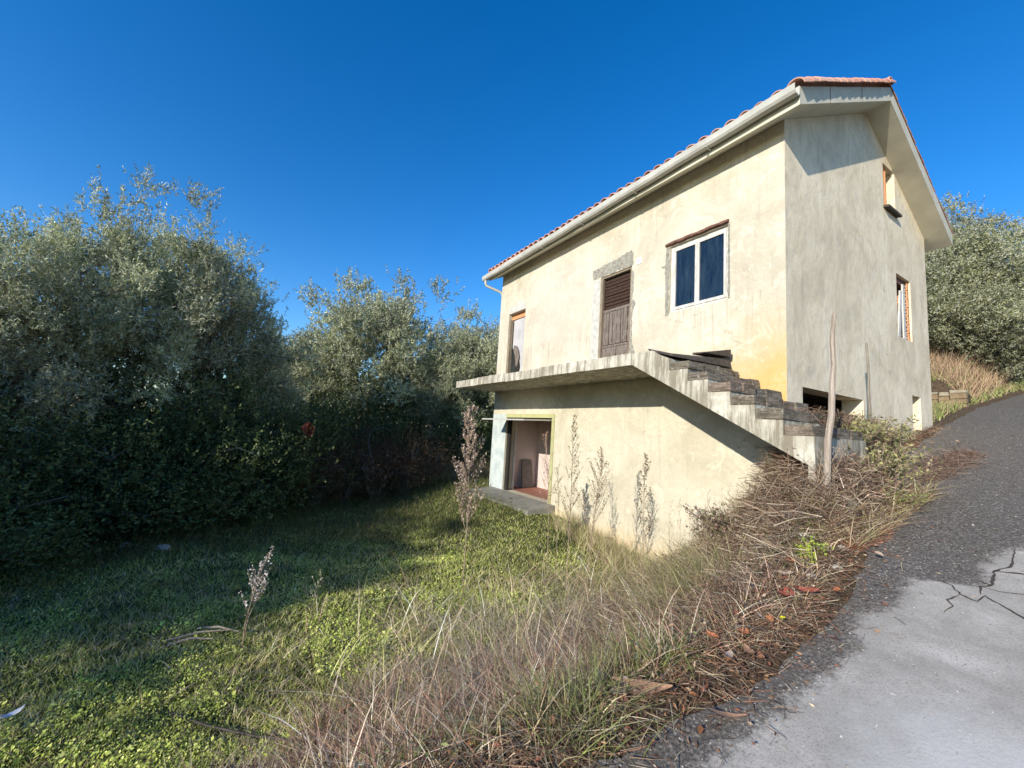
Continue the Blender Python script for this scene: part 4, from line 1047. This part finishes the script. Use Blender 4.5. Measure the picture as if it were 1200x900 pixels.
# ---- tall dry weeds
def weed(x, y, h, label, seed, n_side=14, bushy=.35, heads=9, col_=((.42, .33, .25), (.55, .46, .37), (.30, .22, .16)), lean=(0, 0), low=.35, hs=.012, r0=.006, nst=1, group='tall dry weed stalks'):
    r = np.random.RandomState(seed); rp = random.Random(seed)
    z = gz(x, y)
    o = thing('dry_weed', label, 'weed', (x, y, z), group)
    mb = MB(); H0 = []
    for q in range(nst):
        pts = []; hx = h * rp.uniform(.75, 1) if q else h
        lx, ly = lean[0] + (rp.uniform(-.25, .25) if q else 0), lean[1] + (rp.uniform(-.25, .25) if q else 0)
        for i in range(7):
            t = i / 6; pts.append(Vector((x + lx * t * t + rp.uniform(-.01, .01), y + ly * t * t + rp.uniform(-.01, .01), z - .03 + hx * t)))
        mb.tube(pts, [r0 * (1 - .75 * i / 6) for i in range(7)], 4)
        for i in range(n_side):
            t = low + (1 - low) * (i + rp.random()) / n_side; k = min(5, int(t * 6)); p = pts[k].lerp(pts[k + 1], t * 6 - k)
            ln = hx * bushy * (1.15 - t) * rp.uniform(.5, 1.1) + .05; a = rp.uniform(0, 6.283)
            e = p + Vector((math.cos(a) * ln * .45, math.sin(a) * ln * .45, ln * .9)); mid = p.lerp(e, .5) + Vector((math.cos(a) * .04 * ln, math.sin(a) * .04 * ln, 0))
            mb.tube([p, mid, e], [r0 * .4, r0 * .3, r0 * .18], 3, False)
            for _ in range(heads):
                s = rp.uniform(.25, 1.05); H0.append(p.lerp(e, s) + Vector([rp.gauss(0, .006 + .014 * ln) for _ in range(3)]))
    mb.build('stem', simple_stem, o)
    H0 = np.array([tuple(v_) for v_ in H0]); n_ = len(H0)
    dd_ = unit(r.normal(size=(n_, 3)))
    Q1 = leaf_quads(H0, dd_, r.uniform(.7, 1.4, n_) * hs * 1.6, r.uniform(.6, 1.2, n_) * hs, r)
    Q2 = leaf_quads(H0, unit(np.cross(dd_, r.normal(size=(n_, 3)))), r.uniform(.7, 1.4, n_) * hs * 1.5, r.uniform(.6, 1.2, n_) * hs, r)
    soup('seed_heads', np.concatenate([Q1, Q2]), np.concatenate([tints(n_, col_, r)] * 2), M['dry'], o)
    return o
simple_stem = simple('dry_stem', (.20, .14, .09), (.42, .33, .24), 20, .9, .3, .004)
weed(-3.29, 2.71, 2.5, 'tall weed thick with pinkish dried flower heads, leftmost, in front of the garage pier', 81, 50, .30, 34, ((.46, .35, .27), (.58, .47, .38), (.32, .22, .16)), (-.06, .03), .30, .020, .010)
weed(-2.19, 1.76, 2.45, 'tallest thin dark weed in front of the yellow wall, right of the garage opening', 82, 34, .20, 16, ((.22, .18, .09), (.32, .27, .15)), (-.01, .01), .35, .013, .008)
weed(-1.92, 1.65, 1.97, 'bushy fan shaped weed just right of the tallest thin one', 83, 44, .42, 16, ((.27, .21, .13), (.38, .31, .2)), (.11, -.11), .45, .013, .008)
weed(-2.03, .61, 1.87, 'single slender weed with dark seeds alone in front of the wall', 84, 26, .22, 14, ((.17, .13, .08), (.26, .21, .13)), (-.01, .01), .45, .013, .007)
weed(-2.10, 2.32, 2.22, 'reddish branching weed in front of the right side of the garage opening', 85, 26, .28, 11, ((.36, .21, .14), (.45, .3, .2)), (-.1, .08), .45, .012, .007)
weed(-1.94, 2.32, 1.71, 'yellowish weed at the foot of the garage door frame', 86, 24, .28, 10, ((.38, .32, .15), (.46, .38, .2)), (-.03, .02), .4, .012, .006)
weed(-5.92, 2.0, .95, 'bleached leaning weed standing alone on the edge of the shaded lawn', 87, 7, .45, 12, ((.60, .52, .46), (.72, .66, .60)), (.14, -.06), .45, .013, .006, 3)
weed(-5.3, 2.35, .5, 'small pale weed on the lawn right of the bleached one', 88, 6, .4, 8, ((.40, .42, .25), (.5, .5, .35)), (.08, 0), .4, .010, .004)
weed(-7.4, 1.75, .45, 'short dead stub weed at the left edge of the lawn', 89, 2, .3, 2, ((.40, .32, .22), (.5, .4, .3)), (0, 0), .6, .010, .005, 2)
sk = [(-2.41, -.03, 1.18), (-2.27, -.05, 1.18), (-2.18, -.09, 1.09), (-2.05, -.2, 1.14), (-.95, .62, 1.1), (-.85, .45, .8), (-1.45, .30, .7), (-.7, .4, .7)]
sl_ = ['thin upright weed with tiny side twigs, first right of the pale tussocks against the wall', 'thin upright weed, second against the yellow wall base', 'thin upright weed, third and tallest against the yellow wall base', 'thin dark spiked weed just before the large green tussock',
       'leaning thin weed bending towards the stairs', 'fine branching weed half way up the bank by the wall', 'short spiky weed in the brush below the stairs', 'fine grey weed highest on the bank under the stair soffit']
for i, (x, y, h) in enumerate(sk):
    weed(x, y, h, sl_[i], 90 + i, 16, .16 if i < 4 else .5, 4, ((.28, .22, .13), (.4, .33, .2)), ((0, 0), (0, 0), (.03, 0), (0, 0), (.35, -.2), (.2, -.1), (0, 0), (.1, -.1))[i], .2, .008, .0035)
# bare pinkish canes by the post
for i, (x, y, h, lx, ly) in enumerate([(-1.25, -.95, .75, .30, -.1), (-1.35, -.90, .62, .22, -.12), (-1.45, -.95, .55, .30, -.05), (-1.2, -1.0, .5, .25, -.2), (-1.6, -.85, .5, .45, .1)]):
    weed(x, y, h, ['longest pinkish cane leaning from the stair foot towards the post', 'pinkish cane just left of the longest one', 'pale cane leaning low left of the others at the stair foot', 'short pink cane leaning over the rubble beside the post', 'grey cane lowest on the bank, leaning over the brown litter'][i],
         120 + i, 6, .35, 2, ((.5, .34, .26), (.4, .3, .2)), (lx, ly), .3, .010, .006, 2, 'canes at the stair foot')
# two bare posts
def post(x, y, z0, z1, r0, lean, label, sd):
    rp = random.Random(sd); pts = []; rd = []
    for i in range(9):
        t = i / 8; pts.append((x + lean[0] * t + rp.uniform(-.01, .01), y + lean[1] * t + rp.uniform(-.01, .01), z0 + (z1 - z0) * t)); rd.append(r0 * (1 - .35 * t) * rp.uniform(.9, 1.08))
    pts.append((pts[-1][0] + .006, pts[-1][1], z1 + .04)); rd.append(r0 * .3)
    return tag(MB().tube(pts, rd, 7).build('wooden_post', M['post'] if sd == 1 else M['greypost'], None), label, 'post', 'bare wooden posts by the gable')
post(-1.30, -.94, -1.75, .23, .034, (.02, -.10), 'tall pale wooden post standing at the foot of the outside stairs', 1)
post(1.82, -.30, -1.4, .54, .026, (-.03, .0), 'greyer wooden post further back, standing against the grey gable wall', 2)
# stone block under the post, rubble
def rock(name, x, y, s, mat, label, cat, seed, z=None, sq=(1, 1, .7), group=None):
    rp = random.Random(seed); bm = bmesh.new(); bmesh.ops.create_icosphere(bm, subdivisions=2, radius=1)
    for v_ in bm.verts:
        k = 1 + .25 * mn.noise(v_.co * 1.7 + Vector((seed, 0, 0))) + .08 * mn.noise(v_.co * 5)
        v_.co = Vector((v_.co.x * sq[0], v_.co.y * sq[1], v_.co.z * sq[2])) * k * s
    me_ = D.meshes.new(name); bm.to_mesh(me_); bm.free()
    o = link(name, me_, mat); o.location = (x, y, (gz(x, y) if z is None else z) + s * sq[2] * .35); o.rotation_euler = (0, 0, rp.uniform(0, 6))
    return tag(o, label, cat, group)
rock('stone_block', -1.05, -.98, .15, M['concrete'], 'rough pale block of masonry at the foot of the tall post', 'block', 3, None, (1, .8, 1.0))
rock('stone_block', -.55, -.85, .20, M['concrete'], 'low pale block right of the tall post, under the creeping plants', 'block', 5, None, (1.2, .8, .6))
MB2 = MB().box(-.70, .55, -1.02, -.72, -1.9, -1.36).build('concrete_kerb', M['brick']); tag(MB2, 'low mossy concrete ledge between the post and the road', 'ledge')
for i, (x, y, s, lb) in enumerate([(-7.6, 6.3, .10, 'left one of two pale stones at the far edge of the shaded lawn'), (-7.05, 5.8, .10, 'right one of two pale stones at the far edge of the shaded lawn')]):
    rock('pale_stone', x, y, s, M['stone'], lb, 'stone', 8 + i, None, (1.1, .8, .6), 'pale stones by the thicket')
for i, (x, y, s) in enumerate([(-1.72, -.93, .05), (-1.34, -1.17, .05), (-1.75, -1.1, .04), (-1.9, -1.25, .035), (-2.2, -1.2, .04), (-1.55, -1.15, .03)]):
    rock('rubble_stone', x, y, s, M['stone'], ['pinkish stone highest on the bank beside the road', 'dark topped stone on the road edge below the stairs', 'pale stone in the middle of the litter above the green sprout', 'small stone just right of the green sprout', 'flat stone left of the green sprout', 'small stone close to the reddish litter'][i], 'stone', 20 + i, None, (1.2, .8, .6), 'stones in the bank litter')
# rusty pile of needles, brush heap, green sprouts
def ok_r(x, y): return (x + 1.05) ** 2 / .3 + (y + 1.12) ** 2 / .035 < 1
Q, t_ = sticks(1500, .05, .16, .0025, [(.40, .16, .09), (.30, .13, .08), (.5, .25, .16)], 51, ok_r, .03, (-1.7, -.4), (-1.4, -.85))
tag(soup('rusty_needle_pile', Q, t_, M['dry']), 'rust coloured pile of fallen needles on the road edge below the stairs', 'litter pile')
def ok_h(x, y): return (x - .6) ** 2 / 1.9 + (y + .42) ** 2 / .09 < 1 and rng.random() < 1.1 - abs(x - .6) / 1.5
Q, t_ = sticks(9000, .12, .45, .004, [(.16, .10, .07), (.24, .15, .11), (.09, .06, .045), (.33, .24, .17)], 52, ok_h, .58, (-.9, 1.9), (-.8, -.1))
tag(soup('brush_heap', Q, t_, M['dry']), 'heap of dark dead brush piled against the grey gable right of the post', 'brush heap')
def dome(n_, cx, cy, rx, ry, hh, l0, l1, w0, cols, seed, up=.6, z0=None):
    r = np.random.RandomState(seed); a = r.uniform(0, 6.283, n_); q_ = np.sqrt(r.rand(n_))
    P = np.stack([cx + np.cos(a) * q_ * rx, cy + np.sin(a) * q_ * ry, np.zeros(n_)], 1)
    P[:, 2] = [gz(x_, y_) for x_, y_ in P[:, :2]] if z0 is None else z0
    P[:, 2] += (1 - q_ ** 2) * hh * r.uniform(.0, 1, n_) ** .7
    d = unit(np.stack([r.normal(size=n_), r.normal(size=n_) * .7, np.abs(r.normal(0, up, n_)) * r.choice([-1, 1], n_)], 1)); l = r.uniform(l0, l1, n_)[:, None]
    Q = ribbons(P - d * l / 2, P + d * l / 2, np.full(n_, w0), r, .15, 2)
    return Q, np.concatenate([tints(n_, cols, r, .3)] * 2)
Q, t_ = dome(5600, -.60, -1.0, 1.05, .18, .62, .10, .34, .0035, [(.18, .11, .08), (.27, .18, .13), (.10, .065, .05), (.38, .28, .2), (.46, .38, .28)], 57)
tag(soup('brush_heap', Q, t_, M['dry']), 'tangle of dead brush covering the end of the outside stairs beside the tall post', 'brush heap')
Q, t_ = sticks(900, .15, .6, .003, [(.16, .10, .07), (.24, .15, .11), (.30, .22, .17)], 53, lambda x, y: (x - 2.3) ** 2 / 1.3 + (y + 1.0) ** 2 / .05 < 1, .05, (.9, 3.6), (-1.4, -.6))
tag(soup('fallen_twigs', Q, t_, M['dry']), 'flat spill of fallen twigs lying on the asphalt at the gable corner of the road', 'twigs')
def sprout(name, x, y, z, n_, R_, h, cols, label, seed, ll=.05, lw=.03, cat='plant'):
    r = np.random.RandomState(seed); o = thing(name, label, cat, (x, y, z))
    k = max(3, n_ // 14); a = r.uniform(0, 6.283, k); rr = R_ * r.uniform(.3, 1, k); hh = h * r.uniform(.5, 1, k)
    E = np.stack([x + np.cos(a) * rr, y + np.sin(a) * rr * .7, z + hh], 1); S_ = np.tile([x, y, z - .02], (k, 1)) + r.normal(0, .02, (k, 3)) * [1, 1, 0]
    mb = MB()
    for i in range(k): mb.tube([tuple(S_[i]), tuple((S_[i] + E[i]) / 2 + [0, 0, h * .12]), tuple(E[i])], [.005, .004, .002], 3, False)
    mb.build('stem', simple_stem, o)
    li = r.randint(0, k, n_); t = r.uniform(.15, 1, n_)[:, None]
    c_ = S_[li] * (1 - t) + E[li] * t; c_[:, 2] += (h * .24 * 2 * t * (1 - t))[:, 0]; c_ += r.normal(0, .025, c_.shape)
    soup('foliage', leaf_quads(c_, unit(r.normal(size=c_.shape)), ll * r.uniform(.6, 1.3, n_), lw * r.uniform(.6, 1.3, n_), r), tints(n_, cols, r), M['leaf'], o)
    return o
YG = [(.42, .52, .06), (.34, .46, .05), (.5, .55, .12)]
sprout('green_sprout', -2.07, -1.12, gz(-2.07, -1.12), 120, .06, .22, YG, 'bright yellow green sprout growing from the litter beside the road', 1, .04, .02)
sprout('green_sprout', -1.86, -1.14, gz(-1.86, -1.14), 50, .03, .14, YG, 'smaller yellow green sprout just right of the bright one', 2, .03, .018)
CR = [(.26, .27, .10), (.36, .34, .14), (.16, .17, .06), (.42, .36, .2)]
sprout('creeping_bush', .2, -.50, -1.35, 2400, .8, .72, CR, 'yellow green creeper growing over the brush heap against the gable', 3, .05, .03, 'bush')
sprout('creeping_bush', -.1, -.98, -1.55, 1900, .75, .58, CR, 'yellowish creeper growing over the brush at the stair end, nearest the tall post', 13, .045, .024, 'bush')
sprout('creeping_bush', 1.3, -.46, -1.2, 2200, .8, .62, CR, 'straggly creeper right of the grey post against the gable', 4, .045, .025, 'bush')
sprout('creeping_bush', 2.2, -.40, -1.05, 600, .5, .32, CR, 'lower end of the creeper where it thins out towards the back door', 5, .04, .022, 'bush')
sprout('low_green_plant', -.2, -1.02, gz(-.2, -1.0) + .02, 1500, .55, .24, [(.2, .26, .06), (.3, .33, .1), (.14, .18, .05)], 'low green plant spreading over the ledge at the road side', 6, .04, .015)
sprout('low_green_plant', -1.75, -.35, gz(-1.75, -.35), 400, .22, .25, [(.36, .38, .08), (.2, .24, .06), (.3, .2, .12)], 'small yellow green plant under the lower end of the stair soffit', 7, .035, .02)
sprout('bramble', -.95, .25, gz(-.95, .25), 1500, .7, .55, [(.30, .20, .15), (.16, .10, .07), (.42, .34, .27), (.2, .22, .1)], 'brown and pale bramble where the bank meets the wall under the stairs', 8, .045, .03, 'bramble')
sprout('bramble', -.45, .75, gz(-.45, .75), 900, .5, .4, [(.14, .16, .09), (.25, .2, .14), (.40, .34, .28)], 'greyish bramble lower down against the yellow wall', 9, .045, .03, 'bramble')
r_ = np.random.RandomState(59)
P = scatter(7000, lambda: rng.uniform(-6, .5), lambda: rng.uniform(-1.4, 2.2), lambda x, y: ok_bank(x, y) and y > edge(x) + .1)
P[:, 2] += r_.uniform(.03, .30, len(P)) * r_.rand(len(P))
soup('clinging_dead_leaves', leaf_quads(P, unit(r_.normal(size=P.shape)), r_.uniform(.012, .04, len(P)), r_.uniform(.008, .02, len(P)), r_), tints(len(P), [(.16, .09, .055), (.28, .17, .10), (.10, .06, .04), (.40, .31, .22), (.24, .26, .10)], r_), M['dry'])['kind'] = 'stuff'
# ---- fallen leaves
def fallen(x, y, ln, wd, colr, label, seed, ang=None, curl=.25, zoff=.03):
    rp = random.Random(seed); a = rp.uniform(0, 6.28) if ang is None else ang
    k = 8; vs = []
    for i in range(k + 1):
        t = i / k; wv = wd * math.sin(math.pi * min(1, t * .95 + .03)) ** .8 * (1 - .25 * t)
        zc = curl * ln * (t - .5) ** 2 * 1.6
        for s in (-1, -.5, 0, .5, 1):
            vs.append(((t - .5) * ln, s * wv / 2, zc + abs(s) * curl * wd * .5 + rp.uniform(-.002, .002)))
    fs = [(i * 5 + j, i * 5 + j + 1, (i + 1) * 5 + j + 1, (i + 1) * 5 + j) for i in range(k) for j in range(4)]
    mb = MB().add(vs, fs)
    me_ = D.meshes.new('fallen_leaf'); me_.from_pydata(mb.v, [], mb.f); me_.shade_smooth()
    key = 'lf%.2f%.2f' % colr[:2]
    if key not in M: M[key] = simple('dry_leaf', tuple(q * .6 for q in colr), colr, 30, .7, .6, .004)
    o = link('fallen_leaf', me_, M[key]); o.location = (x, y, (gz(x, y) + .05 if y > edge(x) else road_z(x) + .012) + zoff)
    o.rotation_euler = (rp.uniform(-.3, .3), rp.uniform(-.2, .2), a)
    return tag(o, label, 'leaf', 'fallen leaves on the bank')
BR = (.36, .21, .13); RD = (.40, .10, .06); OR = (.52, .20, .09); PL = (.50, .38, .30); YL = (.75, .68, .03)
for i, (x, y, l, w_, c_, lb, an) in enumerate([
    (-4.20, -1.27, .30, .10, BR, 'largest curled brown leaf beside the green tussock at the road edge', -.9),
    (-3.99, -1.58, .24, .045, BR, 'long brown leaf lying alone on the asphalt', -.45),
    (-4.32, -1.22, .15, .09, PL, 'pale inner leaf tucked against the largest curled brown one', .4),
    (-2.72, -1.26, .16, .12, RD, 'dark red leaf, left one of the pair under the green sprout', .4),
    (-2.58, -1.33, .15, .12, RD, 'dark red leaf, right one of the pair under the green sprout', 1.9),
    (-2.42, -1.45, .08, .06, OR, 'small orange leaf nearest the pale road surface', .3),
    (-3.52, -1.22, .09, .07, OR, 'orange brown leaf left of the two lower orange ones', 1.4),
    (-3.36, -1.32, .09, .07, OR, 'orange leaf lowest on the bank above the dark gravel', .2),
    (-3.10, -1.28, .12, .05, PL, 'pale tan leaf in the litter below the large green tussock', 1.1),
    (-3.5, -1.43, .13, .055, BR, 'folded brown leaf at the litter edge over the dark gravel', .9),
    (-3.62, -1.38, .10, .05, PL, 'pale folded leaf beside the folded brown one', .3),
    (-2.95, -1.10, .06, .05, YL, 'yellow leaf below the large green tussock', .3),
    (-3.02, -1.38, .05, .04, YL, 'smaller yellow leaf nearer the road', .8),
    (-5.28, .50, .13, .09, OR, 'orange brown leaf, left one of the pair at the foot of the lawn slope', .3),
    (-5.12, .48, .12, .09, BR, 'brown leaf, right one of the pair at the foot of the lawn slope', 1.3),
    (-2.25, -1.08, .10, .07, OR, 'reddish leaf standing up left of the green sprout', 1.0),
    (-2.45, -1.12, .12, .06, PL, 'pale leaf between the red leaves and the green sprout', 2.0),
    (-4.5, -.95, .06, .05, RD, 'tiny red leaf in the dark litter at the bottom of the photo', 2.0),
    (-4.1, -.9, .06, .05, RD, 'tiny red leaf above the largest curled brown one', .2),
    (-1.5, -.98, .10, .07, PL, 'pale pink leaf high on the bank below the canes', 2.2)]):
    fallen(x, y, l, w_, c_, lb, i, an)
# ---- cable, scrap, bark, red sheet
cp = [(-6.35, 1.15), (-6.1, .9), (-5.8, .61), (-5.6, .35), (-5.45, .1), (-5.38, -.15), (-5.2, -.45), (-5.05, -.7)]
tag(MB().tube([(x, y, gz(x, y) + .06) for x, y in cp], .009, 6).build('black_cable', M['cable'], None, True), 'thin black cable snaking over the lawn at the bottom of the photo', 'cable')
fallen(-7.2, 1.38, .12, .07, (.75, .76, .78), 'x', 90, .6, .5, .07)
o = [q for q in col.objects if q.get('label') == 'x'][0]; o.name = 'plastic_scrap'; tag(o, 'crumpled white plastic scrap in the grass at the left edge', 'litter'); del o['group']
for i, (a, c_, lb) in enumerate([((-6.55, 2.35), (-6.0, 2.30), 'longest dry branch lying on the lawn at the shadow edge'), ((-6.5, 2.25), (-6.15, 2.12), 'short dry branch just in front of the longest one'), ((-6.3, 2.5), (-5.95, 2.2), 'dry branch crossing behind the longest one')]):
    p0, p1 = Vector((*a, gz(*a) + .05)), Vector((*c_, gz(*c_) + .09))
    tag(MB().tube([p0, p0.lerp(p1, .5) + Vector((0, 0, .03)), p1], [.010, .009, .005], 5).build('dry_branch', M['post']), lb, 'branch', 'dry branches on the lawn')
rr = MB(); q_ = []
for i in range(6):
    for j in range(5): q_.append((-5.15 + .04 * i + .03 * j, 7.62 + .08 * math.sin(i * 2 + j), -1.40 + .055 * j - .03 * i + .03 * math.sin(i * 3 + j)))
rr.add(q_, [(i * 5 + j, i * 5 + j + 1, (i + 1) * 5 + j + 1, (i + 1) * 5 + j) for i in range(5) for j in range(4)])
tag(rr.build('red_sheet', M['redrag']), 'small crumpled orange red sheet caught in the dark bushes behind the lawn', 'sheet')
# ---- earth and stone wall on the far right, its stones one by one
RW = thing('retaining_wall', 'low brown retaining wall of rough stones beside the road behind the house', 'wall', (9.3, 2.0, -.1))
MB().prism([(.15, -.2), (.15, .55), (.6, .70), (6.0, .30), (6.0, -.9)], 0, 9.33, 9.7).build('wall_core', M['soil'], RW)
stm = simple('brown_wall_stone', (.16, .11, .065), (.32, .24, .15), 6, .95, .8, .03)
top_ = simple('pale_wall_cap', (.26, .22, .15), (.42, .38, .29), 7, .95, .8, .02)
y = .12
while y < 4.8:
    w1 = rng.uniform(.16, .34); z = -.05 - .09 * y; zt = .66 - .07 * y
    while z < zt - .02:
        h = min(rng.uniform(.09, .15), zt - z)
        if h < .04: break
        last = z + h >= zt - .05; j = [rng.uniform(-.018, .018) for _ in range(8)]
        MB().hexa([(9.22 + j[0], y + .01, z), (9.35, y + .01, z), (9.35, y + w1 - .01, z), (9.22 + j[1], y + w1 - .01, z),
                   (9.23 + j[2], y + .015 + j[3], z + h - .012), (9.35, y + .01, z + h - .012), (9.35, y + w1 - .01, z + h - .012), (9.23 + j[4], y + w1 - .015 + j[5], z + h - .012 + j[6] * .5)]).build('wall_stone', top_ if last else stm, RW)
        z += h
    y += w1
